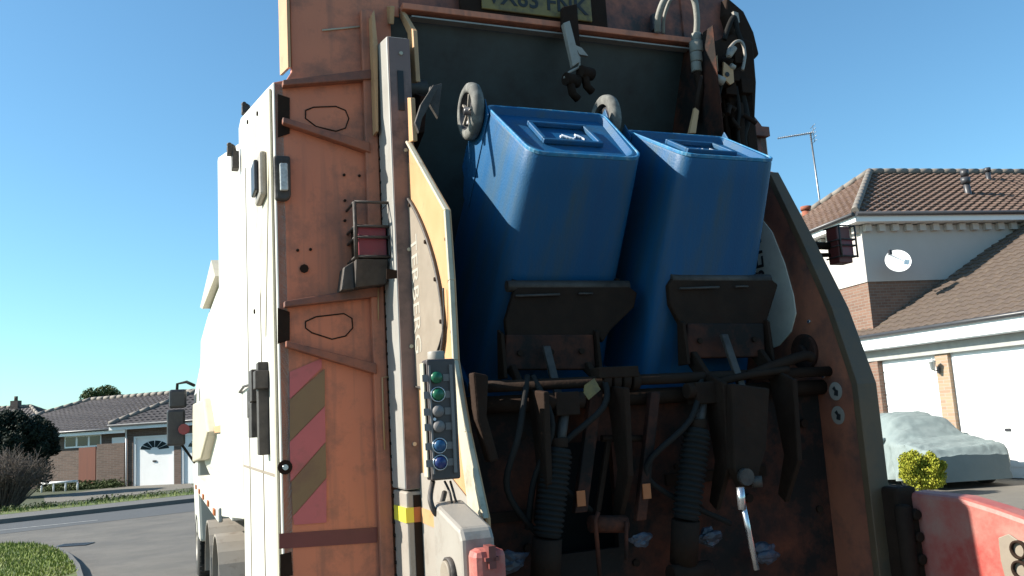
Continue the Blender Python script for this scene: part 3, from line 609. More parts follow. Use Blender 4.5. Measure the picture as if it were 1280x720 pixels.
cabm = MB().loft([[(.0, y, z) if False else (x, y, z) for x, z in ((.03, .55), (.0, 1.4), (.02, 2.5), (.12, 3.0), (2.38, 3.0), (2.48, 2.5), (2.5, 1.4), (2.47, .55))] for y in (8.9, 10.3)]+[[(x, 10.75, z) for x, z in ((.06, .55), (.04, 1.4), (.14, 2.3), (.22, 2.8), (2.28, 2.8), (2.36, 2.3), (2.46, 1.4), (2.44, .55))]], True, False).build('cab', 'white', T, bevel=.04)
MB().ext([(-.004, 9.3, 1.75), (-.004, 10.3, 1.75), (.015, 10.2, 2.5), (.015, 9.3, 2.5)], (.003, 0, 0)).build('window', 'glass', cabm)
# step board at cab rear, mirror arm with mirrors
mr = MB(); a_ = side(247, 487, -.12); mr.tube([V((.0, 9.6, 2.62)), V((-.10, 9.7, 2.68)), V((-.22, 9.75, 2.66)), V((-.24, 9.75, 2.35))], .022, 8); mr.build('mirror_arm', 'dark', T); mr = MB(); mr.tube([V((.0, 9.6, 1.55)), V((-.16, 9.75, 1.80)), V((-.22, 9.75, 1.85))], .018, 8)
mir = mr.build('mirror_arm', 'dark', T)
MB().box((-.33, 9.68, 2.32), (-.10, 9.80, 2.58)).build('mirror', 'hub', mir, bevel=.03)
MB().box((-.36, 9.68, 1.80), (-.12, 9.80, 2.30)).build('mirror', 'hub', mir, bevel=.03)
MB().cyl((-.14, 9.60, 2.02), (-.14, 9.55, 2.02), .075, 14).build('indicator', 'redlens', mir)
pl_ = MB().ext([side(241, 505, -.03), side(254, 498, -.03), side(259, 540, -.03), side(250, 574, -.03), side(240, 578, -.03)], (.3, 0, 0)).build('cab_step_panel', 'cream', T, bevel=.02)
# wheels + mudguards
def wheel(x, y, r=.5, wd=.30, sgn=-1, name='wheel'):
    M = frame((x, y, r), (sgn, 0, 0), (0, 0, 1)); mb = MB()
    mb.lathe([(r*.56, -wd*.5), (r*.9, -wd*.5), (r*.97, -wd*.42), (r, -wd*.3), (r, wd*.3), (r*.97, wd*.42), (r*.9, wd*.5), (r*.56, wd*.5), (r*.56, -wd*.5)], 40, M)
    for k in range(36):
        a = 2*pi*k/36; mb.add([M @ V((cos(a+da)*rr, sin(a+da)*rr, zz)) for zz in (-wd*.42, wd*.42) for da, rr in ((-.03, r*.995), (.03, r*.995), (.03, r*1.015), (-.03, r*1.015))], [(0, 1, 2, 3), (4, 5, 6, 7), (0, 1, 5, 4), (1, 2, 6, 5), (2, 3, 7, 6), (3, 0, 4, 7)])
    o = mb.build(name, 'tyre', T); rm = MB(); rm.lathe([(r*.56, wd*.5), (r*.5, wd*.35), (r*.42, wd*.1), (r*.25, wd*.15), (r*.22, wd*.45), (.01, wd*.5)], 30, M)
    for k in range(10): a = 2*pi*k/10; rm.cyl(M @ V((cos(a)*r*.34, sin(a)*r*.34, wd*.1)), M @ V((cos(a)*r*.34, sin(a)*r*.34, wd*.25)), .018, 6)
    rm.build('rim', 'greypaint', o); return o
for y in (4.3, 5.65, 9.7):
    wheel(.17, y); wheel(2.33, y, sgn=1)
for y in (4.3, 5.65):
    for s0, s1 in ((-.02, .36), (2.14, 2.52)):
        rg_ = [[(xx, y+cos(a)*rr, .5+sin(a)*rr) for xx, rr in ((s0, .60), (s1, .60), (s1, .58), (s0, .58))] for a in [radians(t) for t in range(5, 178, 12)]]
        MB().loft(rg_, True, False).build('mudguard', 'greypaint', T)
for _y in (3.55, 9.02): MB().box((.05, _y, .25), (.40, _y+.02, .75)).build('mud_flap', 'dark', T)
# little lamps on the top edge of the tailgate
for i, (x, y) in enumerate(((312, 141), (294, 192))):
    p = side(x, y, .06-.09*i)+V((0, 0, .02)); mb = MB(); mb.box((p.x-.03, p.y-.05, p.z-.16), (p.x+.03, p.y+.08, p.z)); mb.tube([p+V((0, 0, -.02)), p+V((-.01, 0, .05)), p+V((-.03, .02, .07))], .018, 6); mb.box((p.x-.07, p.y-.04, p.z-.03), (p.x-.01, p.y+.05, p.z+.05)); mb.cyl(p+V((-.05, -.05, .05)), p+V((-.05, .05, .08)), .022, 8); o = mb.build('work_lamp', 'grime2', T, bevel=.006)
    for v_ in o.data.vertices: v_.co = p+V((0, 0, -.03))+(v_.co-p-V((0, 0, -.03)))*.65
mb = MB(); 
for k, (x, y, h) in enumerate(((334, 472, .06), (327, 478, .11), (325, 500, .1), (327, 520, .12))):
    p = side(x, y, -.005); mb.box((-.06, p.y-.04-(k > 0)*.06, p.z-h*.8), (-.002, p.y+.05, p.z+h*.5))
p = side(335, 510, -.002); mb.box((-.045, p.y-.03, p.z-.2), (-.001, p.y+.05, p.z+.2)); mb.tube([side(324, 478, -.03), side(305, 483, -.02), side(298, 492, -.01)], .008, 6)
mb.build('valve_block', 'grime2', T, bevel=.008)
# --- rear orange frames
def hole_panel(): pass
lp_ = MB().ext([(0.003, 0, .9), (.46, 0, .9), (.46, 0, 3.0), (.515, 0, 3.0), (.515, 0, 3.70), (.556, 0, 3.70), (.556, 0, 4.05), (.078, 0, 4.05), (.078, 0, 3.40), (.055, 0, 3.36), (.003, 0, 3.345)], (0, .04, 0)).build('rear_frame', 'orange', T, bevel=.004)
# bright upright return flange on the upper left edge
MB().ext([(.074, -.015, 3.41), (.074, -.015, 4.05), (.074, .25, 4.05), (.074, .25, 3.48)], (-.012, 0, 0)).build('edge_flange', 'yellow', lp_)
rpn = MB().ext([(2.05, 0, .9), (2.497, 0, .9), (2.497, 0, 3.30), (2.47, 0, 3.34), (2.40, 0, 3.42), (2.375, 0, 3.5), (2.40, 0, 3.93), (2.36, 0, 4.0), (2.05, 0, 4.05)], (0, .04, 0)).build('rear_frame', 'orange_hood', T, bevel=.004)
# gussets: tapered ribs with slotted plate
def gusset(A, B, C_, D_, hole, inner):
    g = MB()
    for (x0, y0), (x1, y1), w0, w1 in ((A, B, .012, .022), (D_, C_, .012, .022)):
        p, q = rear(x0, y0, 0), rear(x1, y1, 0); dy = .045
        g.ext([p+V((0, 0, -w0)), q+V((0, 0, -w1)), q+V((0, 0, w1)), p+V((0, 0, w0))], (0, -dy, 0))
    o = g.build('gusset', 'orange_m', lp_, bevel=.004)
    h = MB(); r0 = rp(hole, -.002); n = len(r0)
    h.tube(r0+[r0[0]], .0028, 6, False); h.build('slot_weld', 'grime', o)
gusset((352, 108), (464, 97), (460, 188), (352, 154), [(382, 138), (392, 134), (420, 133), (432, 138), (436, 148), (432, 160), (420, 164), (395, 158), (382, 148)], 0)
gusset((354, 382), (470, 366), (468, 462), (356, 431), [(382, 402), (395, 396), (430, 392), (440, 398), (441, 410), (432, 420), (415, 424), (390, 416), (382, 410)], 0)
for y0, y1 in ((118, 172), (385, 430)):      # grey plates at the tips
    q = rp([(347, y0), (362, y0+5), (362, y1-5), (347, y1)], -.003); MB().ext(q, (0, -.006, 0)).build('gusset_plate', 'grime', lp_)
mb = MB(); q = rp([(403, 38), (453, 33)], -.004); mb.tube(q, .004, 5); mb.build('weld_bead', 'cream', lp_)
# vertical raised channel right of the frame
ch = MB().ext([(.375, -.003, 1.0), (.43, -.003, 1.0), (.43, -.003, 3.70), (.375, -.003, 3.70)], (0, -.03, 0)).build('upright_channel', 'orange', T, bevel=.004)
MB().ext(rp([(461, 25), (464, 20), (468, 60), (469, 170), (466, 170)], -.036), (0, -.06, 0)).build('edge_strip', 'yellow', ch)
mb = MB()
for k in range(46): z = 1.1+k*.052; mb.cyl((.436, -.034, z), (.436, -.05, z), .008, 8)
mb.build('rivet_row', 'grime', ch)
# chevrons, maroon band
def decal(pts, m, name, yt=-.003, par=None): return MB().ext(rp(pts, yt), (0, -.002, 0)).build(name, m, par or lp_)
decal([(362, 465), (402, 448), (402, 460), (362, 499)], 'pink', 'chevron_stripe')
decal([(362, 500), (406, 461), (406, 507), (362, 552)], 'olive', 'chevron_stripe')
decal([(362, 553), (406, 508), (407, 552), (363, 602)], 'pink', 'chevron_stripe')
decal([(364, 603), (407, 553), (408, 597), (366, 645)], 'olive', 'chevron_stripe')
decal([(366, 646), (408, 598), (408, 653), (368, 656)], 'pink', 'chevron_stripe')
decal([(349, 667), (471, 659), (471, 678), (349, 686)], 'maroon', 'reflective_band')
decal([(350, 693), (364, 690), (366, 719), (350, 722)], 'grime', 'stain_patch')
bolts(rp([(372, 313), (388, 312), (430, 219), (449, 220), (431, 251), (431, 276)], 0), .006, m='grime', parent=lp_)
bolts(rp([(380, 336)], 0), .018, m='grime', parent=lp_, h=.01)
mb = MB(); p = rear(356, 584, 0); mb.cyl(p, p+V((0, -.012, 0)), .028, 16); q = mb.build('lock', 'grime', lp_); mb = MB(); mb.cyl(p+V((0, -.012, 0)), p+V((0, -.022, 0)), .011, 12); mb.build('lock_barrel', 'chrome', q)
# clear marker lamp on rear left edge
q = rp([(341, 196), (362, 197), (363, 248), (358, 253), (343, 252)], -.003); lb = MB().ext(q, (0, -.03, 0)).build('marker_lamp', 'grime2', T, bevel=.01)
MB().ext(rp([(349, 205), (359, 205), (360, 239), (350, 239)], -.034), (0, -.018, 0)).build('lens', 'clearlens', lb, bevel=.005)
q = side(331, 225, 0); lb = MB().box((-.035, q.y-.12, q.z-.1), (-.001, q.y+.1, q.z+.1)).build('marker_lamp', 'greypaint', T, bevel=.012)
MB().box((-.055, q.y-.08, q.z-.07), (-.036, q.y+.06, q.z+.07)).build('lens', 'hub', lb, bevel=.006)
# tail lamp cage, both sides
def cage(x, z, mirror=1, low=True):
    c = MB(); d = -.16; W_ = .145; Hh = .315; m_ = mirror
    X = lambda a: x+m_*a
    for zz in (0, .10, .145, .225): c.tube([(X(0), d, z-zz), (X(W_), d, z-zz)], .006, 6); c.tube([(X(0), d, z-zz), (X(0), -.0, z-zz+.0)], .006, 6); c.tube([(X(W_), d, z-zz), (X(W_), -.0, z-zz)], .006, 6)
    c.tube([(X(0), d, z), (X(0), d, z-.235)], .008, 6); c.tube([(X(W_), d, z), (X(W_), d, z-.235)], .008, 6)
    o = c.build('tail_lamp', 'grime2', T)
    b = MB(); b.ext([(X(.01), -.02, z-.09), (X(.01), -.13, z-.09), (X(.01), -.13, z-.22), (X(.01), -.02, z-.26)], (m_*.125, 0, 0)); b.build('lamp_body', 'grime', o)
    MB().box((min(X(.015), X(.13)), -.142, z-.138), (max(X(.015), X(.13)), -.131, z-.095)).build('lens', 'redlens', o, bevel=.003)
    MB().box((min(X(.015), X(.13)), -.142, z-.218), (max(X(.015), X(.13)), -.131, z-.143)).build('lens', 'redlens', o, bevel=.003)
    if not low:
        MB().box((min(X(0), X(.125)), -.13, z-.27), (max(X(0), X(.125)), -.02, z-.0)).build('lamp_housing', 'maroon', o, bevel=.004); return o
    g = MB(); g.ext([(X(-.045), -.0, z-.26), (X(-.04), -.15, z-.30), (X(.0), -.16, z-.235), (X(.13), -.16, z-.235), (X(.13), -.12, z-.33), (X(0), -.12, z-.345)][2:6], (0, .11, 0)); g.ext([(X(-.055), -.11, z-.355), (X(-.04), -.11, z-.26), (X(0), -.11, z-.235), (X(.0), -.11, z-.35)], (0, .10, 0)); g.build('lamp_bracket', 'grime2', o, bevel=.004)
    return o
q = rear(443, 252, -.16); cage(q.x, q.z)
q = rear(1041, 284, -.50); cr = cage(q.x+.0, q.z, 1, False)
for _o in [cr]+[c for c in cr.children]:
    for v_ in _o.data.vertices: v_.co = V((q.x, -.1, q.z))+(v_.co-V((q.x, -.1, q.z)))*.62+V((0, -.40, 0))
mb = MB(); mb.tube([(2.08, -.44, q.z-.07), (q.x+.02, -.46, q.z-.08)], .018, 8); mb.tube([(2.08, -.44, q.z-.13), (q.x+.02, -.46, q.z-.12)], .010, 8); mb.build('lamp_arm', 'grime', cr)
# thin conduit on the rear
mb = MB(); mb.tube(rp([(486, 471), (478, 472), (479, 510), (481, 562)], -.045), .004, 6); mb.tube(rp([(473, 360), (473, 400)], -.045), .003, 6); mb.build('conduit', 'yellow', ch)
# --- post
PY = -.24
pz = rear(490, 45, PY).z
def post(x0, x1, z0, z1, xx=0.0):
    return [(x0, PY, z0), (x1, PY, z0), (x1, PY, z1), (x0, PY, z1)]
zb = rear(497, 614, PY).z
QX0, QX1 = .432, .527
ps = MB().ext([(QX0, PY+.004, zb), (QX0, PY+.004, pz), (QX0, -.034, pz+.04), (QX0, -.034, zb)], (QX1-QX0, 0, 0))
ps = ps.build('lift_post', 'post', T, bevel=.008)
MB().box((QX0+.006, PY-.001, zb+.004), (QX1+.001, PY+.003, pz-.006)).build('post_cover', 'post_face', ps)
MB().box((.47, PY-.006, pz-.32), (.495, PY-.0012, pz-.15)).build('slot', 'ink', ps)
mb = MB().box((QX0+.003, PY, .9), (QX1+.003, -.034, zb-.006)); lo = mb.build('lower_post', 'greypaint', T, bevel=.008)
MB().box((.462, PY-.002, .9), (.515, PY-.0005, zb-.02)).build('dark_strip', 'grime', lo)
q0, q1 = rear(497, 636, PY).z, rear(497, 655, PY).z
MB().box((.430, PY-.004, q1), (.4615, -.06, q0)).build('reflective_tape', 'yband', lo)
MB().box((.462, PY-.0045, q1), (.515, PY-.0025, q0)).build('reflective_tape', 'amberlens', lo)
bolts([rear(x, y, PY-.001) for x, y in ((511, 312), (514, 433), (518, 555), (507, 188), (501, 67))], .008, m='cream', parent=ps)
MB().ext(rp([(483, 336), (496, 338), (496, 348), (483, 349)], PY+.0), (0, -.004, 0)).build('post_strap', 'grime', ps)
# --- side plates of the hopper
XL = .45; XR = 2.05
def yz(pts, xt): return [(p.y, p.z) for p in sp_(pts, xt)]
Lc = yz([(511, 176), (560, 262), (566, 350), (571, 450), (586, 540), (609, 648)], XL+.05)
XP = XL+.05   # outer face of left plate
lpts = [(-.02, 1.0), (-.02, 2.95), (-.25, 2.95)]+Lc+[(Lc[-1][0]-.0, 1.0)]
lpl = MB().ext([(XP, y, z) for y, z in lpts], (.012, 0, 0)).build('hopper_side', 'yellow', T, bevel=.004)
# grey-cream lower skin of the plate
zl = rear(527, 606, -.5).z
MB().ext([(XP-.004, y, z) for y, z in [(-.135, 1.0), (-.135, 1.70), (-.55, 1.74), (Lc[-1][0]+.02, Lc[-1][1]+.0), (Lc[-1][0]+.02, 1.0)]], (-.003, 0, 0)).build('lower_skin', 'greypaint', lpl)
MB().ext([(XP-.0075, y, z) for y, z in [(-.14, q1+.0), (-.14, q0+.0), (-.50, q0-.01), (-.50, q1-.01)]], (-.002, 0, 0)).build('reflective_tape', 'yellow', lpl)
# edge lip
ed_ = [(XP-.012, y, z) for y, z in Lc]; eb = MB()
for a, b in zip(ed_[:-1], ed_[1:]):
    a, b = V(a), V(b); eb.ext([a, b, b+V((0, .018, 0)), a+V((0, .018, 0))], (.022, 0, 0))
eb.build('edge_lip', 'cream', lpl, bevel=.003)
bolts([V((XP, y+.03, z)) for y, z in [(Lc[1][0]+.0, Lc[1][1]-.1), (Lc[2][0], Lc[2][1]), (Lc[3][0], Lc[3][1]+.1)]], .007, V((-1, 0, 0)), 'grime', lpl)
# teardrop cover with sideways lettering
def tear(xt, pts, dx):
    return [V((xt, p[0], p[1])) for p in pts]
# outline in (y,z)
def teardrop(ya, yb, zt, zb_, n=24):
    out = [];
    for k in range(n+1):
        f = k/n; z = zt+(zb_-zt)*f; wdt = (sin(min(1, f*1.25+.04)*pi/2)**.8)*(1 if f < .72 else math.sqrt(max(0, 1-((f-.72)/.30)**2)))
        out.append((ya-(ya-yb)*wdt, z))
    return out
tl = yz([(520, 222), (537, 448)], XP)
o_ = teardrop(-.20, Lc[2][0]+.10, 2.80, 2.03)
cvp = [(-.20, 2.80)]+o_+[(-.20, 2.05)]
cv_ = MB().ext([(XP-.001, y, z) for y, z in cvp], (-.006, 0, 0)).build('access_cover', 'cover', lpl)
mb = MB(); mb.tube([(XP-.010, y, z) for y, z in cvp+[cvp[0]]], .0065, 6, False); mb.build('cover_seal', 'grime2', cv_)
text('lettering', 'TERBERG', .125, (XP-.0075, -.295, 2.40), (0, 0, -1), (0, -1, 0), 'greyink', cv_, .0008, .92)
mb = MB()
for k in (1, 7, 12, 17, 21): y, z = o_[k]; mb.cyl((XP-.008, y+.028, z), (XP-.014, y+.028, z), .008, 8)
for z in (2.74, 2.45, 2.15): mb.cyl((XP-.008, -.21, z), (XP-.014, -.21, z), .008, 8)
mb.build('bolt', 'grime', cv_)
mb = MB(); mb.cyl((XP-.008, -.36, 2.085), (XP-.010, -.36, 2.085), .038, 20); mb.build('round_sticker', 'paper', cv_)
# upper left flange: bright stepped strip and tabs
f_ = MB(); f_.ext([side(x, y, .56) for x, y in ((492, 6), (498, 8), (516, 38), (520, 102), (514, 104), (509, 42))], (.02, 0, 0)); f_.ext([side(x, y, .50) for x, y in ((483, 8), (488, 7), (487, 30), (481, 30))], (.02, 0, 0))
f_.build('upper_flange', 'yellow', T, bevel=.003)
MB().ext([side(x, y, XP) for x, y in ((509, 122), (513, 122), (516, 176), (511, 178))], (.02, 0, 0)).build('upper_flange', 'yellow', T, bevel=.003)
# hinge barrel
p = side(497, 109, .53); hb = MB(); hb.cyl((.50, p.y, p.z), (.66, p.y, p.z), .042, 18); h_ = hb.build('hinge_barrel', 'grime2', T, bevel=.006)
mb = MB(); mb.cyl((.488, p.y, p.z), (.499, p.y, p.z), .040, 18); mb.build('hinge_cap', 'greypaint', h_); mb = MB(); mb.cyl((.478, p.y, p.z), (.487, p.y, p.z), .012, 8); mb.build('bolt', 'ink', h_)
mb = MB(); mb.tube([(.52, p.y, p.z-.04), (.53, p.y-.03, p.z-.16), (.56, p.y-.05, p.z-.27), (.585, p.y-.06, p.z-.36)], .006, 6); mb.build('cable', 'cream', h_)
MB().ext([side(x, y, .60) for x, y in ((516, 116), (526, 120), (522, 165), (512, 190))], (.03, 0, 0)).build('hinge_plate', 'orange_d', h_)
# right plate
Rc = yz([(905, 60), (962, 215), (1000, 295), (1040, 385), (1072, 480), (1086, 600)], XR)
rpl = MB().ext([(XR, y, z) for y, z in [(-.0, 1.0), (-.0, 3.08), (-.2, 3.06)]+Rc[1:]+[(Rc[-1][0], 1.0)]], (.03, 0, 0)).build('hopper_side', 'orange_m', T, bevel=.004)
eb = MB(); ring = []
for i, (y, z) in enumerate(Rc[1:]+[(Rc[-1][0], 1.0)]):
    wv = .045+.045*min(1, i/2.5); ring.append([(XR-.004, y-.004, z), (XR+wv, y-.004, z), (XR+wv, y+.03, z), (XR-.004, y+.03, z)])
eb.loft(ring); eb.build('edge_flange', 'flange', rpl, bevel=.003)
# right cover panel with lettering
R0 = yz([(938, 225), (944, 262), (966, 290), (982, 330), (993, 370), (996, 392), (990, 415), (975, 432), (958, 438)], XR)
cvr = MB().ext([(XR-.006, y, z) for y, z in [(-.10, 2.95)]+R0+[(-.10, R0[-1][1])]], (.005, 0, 0)).build('access_cover', 'cover_lit', rpl)
pt = side(949, 345, XR-.007)
text('lettering', 'TERBERG', .13, (XR-.0075, pt.y, pt.z), (0, 0, 1), (0, 1, 0), 'ink', cvr, .0008, .95)
for (x, y) in ((1045, 489), (1048, 519)):
    p = side(x, y, XR); o = MB().cyl(p+V((-.001, 0, 0)), p+V((-.003, 0, 0)), .036, 24).build('warning_sticker', 'greypaint', rpl)
    g = MB(); g.ext([p+V((-.0035, a*.02, b*.022)) for a, b in ((-.6, -.9), (.5, -.7), (.2, 0), (.8, .5), (.1, .9), (-.2, .3), (-.8, .1))], (-.001, 0, 0)); g.build('pictogram', 'ink', o)
p = side(1008, 440, XR); mb = MB(); mb.cyl(p, p+V((-.02, 0, 0)), .075, 24); mb.cyl(p+V((-.02, 0, 0)), p+V((-.04, 0, 0)), .03, 12); mb.build('pivot_cap', 'orange_d', rpl, bevel=.005)
p = side(990, 578, XR); mb = MB(); mb.cyl(p, p+V((-.03, 0, 0)), .055, 20); mb.cyl(p+V((-.03, 0, 0)), p+V((-.07, 0, 0)), .025, 12); mb.build('pivot_pin', 'grime2', rpl, bevel=.004)
bolts([side(x, y, XR) for x, y in ((998, 443), (1003, 482), (1016, 510), (1030, 470), (1012, 402))], .008, V((-1, 0, 0)), 'chrome', rpl)
MB().box((XR-.02, -.62, 1.75), (XR-.001, -.58, 1.83)).build('slot', 'ink', rpl)
# --- hood: dark green panel, orange header
tz = 3.735
hd_ = MB().ext([(.52, .0, tz-.02), (.52, .50, 2.62), (.52, .50, 1.2), (.52, .53, 1.2), (.52, .53, 2.62), (.52, .03, tz-.02)], (1.525, 0, 0)).build('hood_panel', 'green', T)
hdr = MB(); hdr.ext([(.08, .012, tz), (2.42, .012, tz-.02), (2.40, .012, 3.93), (2.36, .012, 4.0), (2.3, .012, 4.02), (.08, .012, 4.06)], (0, .03, 0)); hdr = hdr.build('header', 'orange_hood', T, bevel=.005)
hl = MB(); hl.box((.56, -.05, tz-.018), (2.10, .011, tz+.012)); hl.build('header_rail', 'orange', T, bevel=.004)
hl = MB(); hl.box((.60, -.047, tz-.050), (2.06, .0, tz-.043)); hl.build('rail_edge', 'greypaint', T)
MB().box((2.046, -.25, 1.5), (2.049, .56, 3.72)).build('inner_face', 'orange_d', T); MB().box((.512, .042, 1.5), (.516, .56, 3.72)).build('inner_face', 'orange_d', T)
# number plate
npx0, npx1 = .935, 1.50; npc = rear(672, 8, -.03)
npz = npc.z
npl = MB().box((npx0, -.052, npz-.055), (npx1, -.040, npz+.075)).build('number_plate', 'plate', T, bevel=.004)
text('lettering', 'VX63 FNK', .115, ((npx0+npx1)/2, -.053, npz+.012), (1, 0, 0), (0, 0, 1), 'ink', npl, .0015, 1.0, .002)
MB().box((npx0-.10, -.038, npz-.075), (npx1+.09, -.012, npz+.09)).build('plate_holder', 'grime', T, bevel=.004)
# hanging bracket
br = MB(); br.ext(rp([(700, 12), (718, 8), (722, 60), (716, 70), (700, 36)], -.075), (0, -.03, 0)); br = br.build('hanging_bracket', 'grime', T, bevel=.004)
Mx = lambda pts, y, d=-.03: MB().ext(rp(pts, y), (0, d, 0))
Mx([(701, 32), (709, 29), (722, 80), (713, 86)], -.11).build('bracket_arm', 'greypaint', br, bevel=.003)
mb = MB(); mb.ext(rp([(716, 58), (725, 62), (733, 72), (722, 70)], -.12), (0, -.02, 0)); mb.tube(rp([(705, 98), (712, 90), (724, 84), (724, 72), (717, 62)], -.13), .007, 6); mb.build('bracket_clip', 'greypaint', br)
mb = MB()
for x, y in ((712, 99), (730, 90)):
    p = rear(x, y, -.14); mb.cyl(p+V((-.02, 0, 0)), p+V((.05, .02, 0)), .03, 16); mb.tube([p, p+V((.02, .02, -.06)), p+V((.05, .03, -.08))], .02, 8)
mb.build('roller', 'grime', br)
# left clip with torn cloth
mb = MB(); mb.ext(rp([(540, 108), (546, 110), (531, 142), (526, 150), (522, 168), (517, 155), (524, 133)], -.45), (0, -.02, 0)); mb.ext(rp([(536, 110), (551, 106), (546, 150), (534, 130)], -.42), (0, -.02, 0)); mb.build('side_catch', 'grime2', T, bevel=.003)
# hoses at the top
def smooth(pts, n=6):
    pts = [V(p) for p in pts]; out = []
    for i in range(len(pts)-1):
        p0 = pts[max(0, i-1)]; p1 = pts[i]; p2 = pts[i+1]; p3 = pts[min(len(pts)-1, i+2)]
        for k in range(n):
            t = k/n; out.append(.5*((2*p1)+(-p0+p2)*t+(2*p0-5*p1+4*p2-p3)*t*t+(-p0+3*p1-3*p2+p3)*t**3))
    return out+[pts[-1]]
h1 = [rear(822, 40, -.06), rear(823, 20, -.1), rear(832, -2, -.14), rear(850, -14, -.16), rear(866, -4, -.16), rear(871, 22, -.15), rear(870, 46, -.13)]
ho = MB().tube(smooth(h1), .016, 10).build('hose', 'hose', T)
h1b = [rear(829, 42, -.05), rear(830, 22, -.08), rear(838, 0, -.11), rear(850, -8, -.12)]
MB().tube(smooth(h1b), .009, 8).build('hose', 'hose', T)
mb = MB(); 
for (y0, y1, r) in ((42, 52, .026), (52, 66, .034), (66, 78, .030), (78, 90, .026)): mb.cyl(rear(870, y0, -.13), rear(871, y1, -.13), r, 14)
mb.build('hose_fitting', 'hose', ho, bevel=.004)
mb = MB(); mb.tube(smooth([rear(872, 90, -.13), rear(875, 110, -.12), rear(872, 128, -.1), rear(868, 150, -.1)]), .02, 8); mb.build('hose', 'grime', T)
Mx([(812, 20), (820, 18), (822, 40), (813, 40)], -.0, -.03).build('hose_clamp', 'hub', T, bevel=.004)
# light strip under the right fitting
Mx([(866, 136), (871, 140), (867, 168), (859, 168)], -.25, -.02).build('prop_rod', 'yellow', T, bevel=.002)
mb = MB(); mb.tube(rp([(877, 95), (872, 118), (869, 138)], -.25), .008, 8); mb.build('prop_rod', 'grime', T)
# right hand mechanism
mb = MB(); mb.ext(rp([(880, 60), (905, 50), (930, 60), (934, 110), (932, 160), (905, 165), (898, 120), (880, 90)], -.02), (0, -.08, 0)); rm_ = mb.build('valve_assembly', 'grime', T, bevel=.01)
rs = random.Random(8); mb = MB()
for k in range(16):
    p = rear(rs.uniform(884, 932), rs.uniform(66, 158), -.10-rs.random()*.05); s = rs.uniform(.012, .035)
    if k % 2: mb.box((p.x-s, p.y-s, p.z-s), (p.x+s, p.y+s, p.z+s*1.2))
    else: mb.cyl(p, p+V((rs.gauss(0, .03), -.03, rs.uniform(-.07, .05))), s*.7, 10)
mb.build('pipe_fitting', 'grime', rm_, bevel=.004)
Mx([(903, 78), (915, 88), (916, 104), (911, 107), (902, 98)], -.19, -.012).build('lifting_eye', 'yellow', rm_, bevel=.002)
mb = MB(); p = rear(909, 93, -.204); mb.cyl(p, p+V((0, -.003, 0)), .012, 14); mb.build('eye_hole', 'ink', rm_)
Mx([(891, 72), (895, 70), (896, 90), (892, 92)], -.19, -.012).build('lifting_eye', 'yellow', rm_, bevel=.002)
mb = MB(); mb.tube(smooth(rp([(928, 88), (931, 70), (928, 54), (920, 52), (911, 62), (910, 72)], -.17)), .008, 8); mb.build('hose', 'greypaint', rm_)
mb = MB(); mb.tube(smooth(rp([(918, 60), (911, 70), (912, 66)], -.18)), .015, 8); mb.build('union', 'greypaint', rm_); mb = MB(); p = rear(893, 97, -.2); mb.cyl(p, rear(904, 102, -.2), .022, 12); mb.build('union', 'greypaint', rm_); mb = MB(); mb.cyl(rear(913, 82, -.2), rear(918, 85, -.2), .014, 12); mb.build('union', 'greypaint', rm_)
mb = MB(); mb.tube(smooth(rp([(905, 95), (895, 130), (892, 170), (896, 230)], -.16)), .012, 8); mb.tube(smooth(rp([(920, 108), (924, 140), (922, 165), (930, 220)], -.12)), .010, 8); mb.tube(smooth(rp([(926, 110), (934, 150), (930, 175), (938, 230)], -.10)), .016, 8); mb.tube(smooth(rp([(905, 50), (912, 30), (918, 22), (922, 40), (930, 60)], -.1)), .014, 8); mb.build('hose', 'dark', rm_)
Mx([(914, 16), (920, 18), (922, 30), (917, 30)], -.06, -.02).build('eye_plate', 'greypaint', rm_)
mb = MB(); mb.ext([(2.36, -.05, 3.60), (2.47, -.05, 3.70), (2.45, -.05, 3.82), (2.40, -.05, 3.93), (2.30, -.05, 4.0), (2.28, -.05, 3.9)], (0, .12, 0)); mb.build('corner_casting', 'grime', T, bevel=.01)
mb = MB(); mb.box((2.30, -.10, 2.5), (2.36, -.003, 3.52)); mb.box((2.20, -.07, 2.5), (2.23, -.003, 3.6)); mb.cyl((2.25, -.08, 2.6), (2.27, -.08, 3.4), .035, 14); mb.build('lift_cylinder', 'grime', T, bevel=.006)
mb = MB(); mb.box((2.36, -.04, 3.26), (2.49, -.005, 3.31)); mb.ext([(2.36, -.005, 3.31), (2.41, -.005, 3.36), (2.49, -.005, 3.28), (2.36, -.005, 3.26)], (0, -.02, 0)); mb.build('corner_rib', 'orange_hood', T)
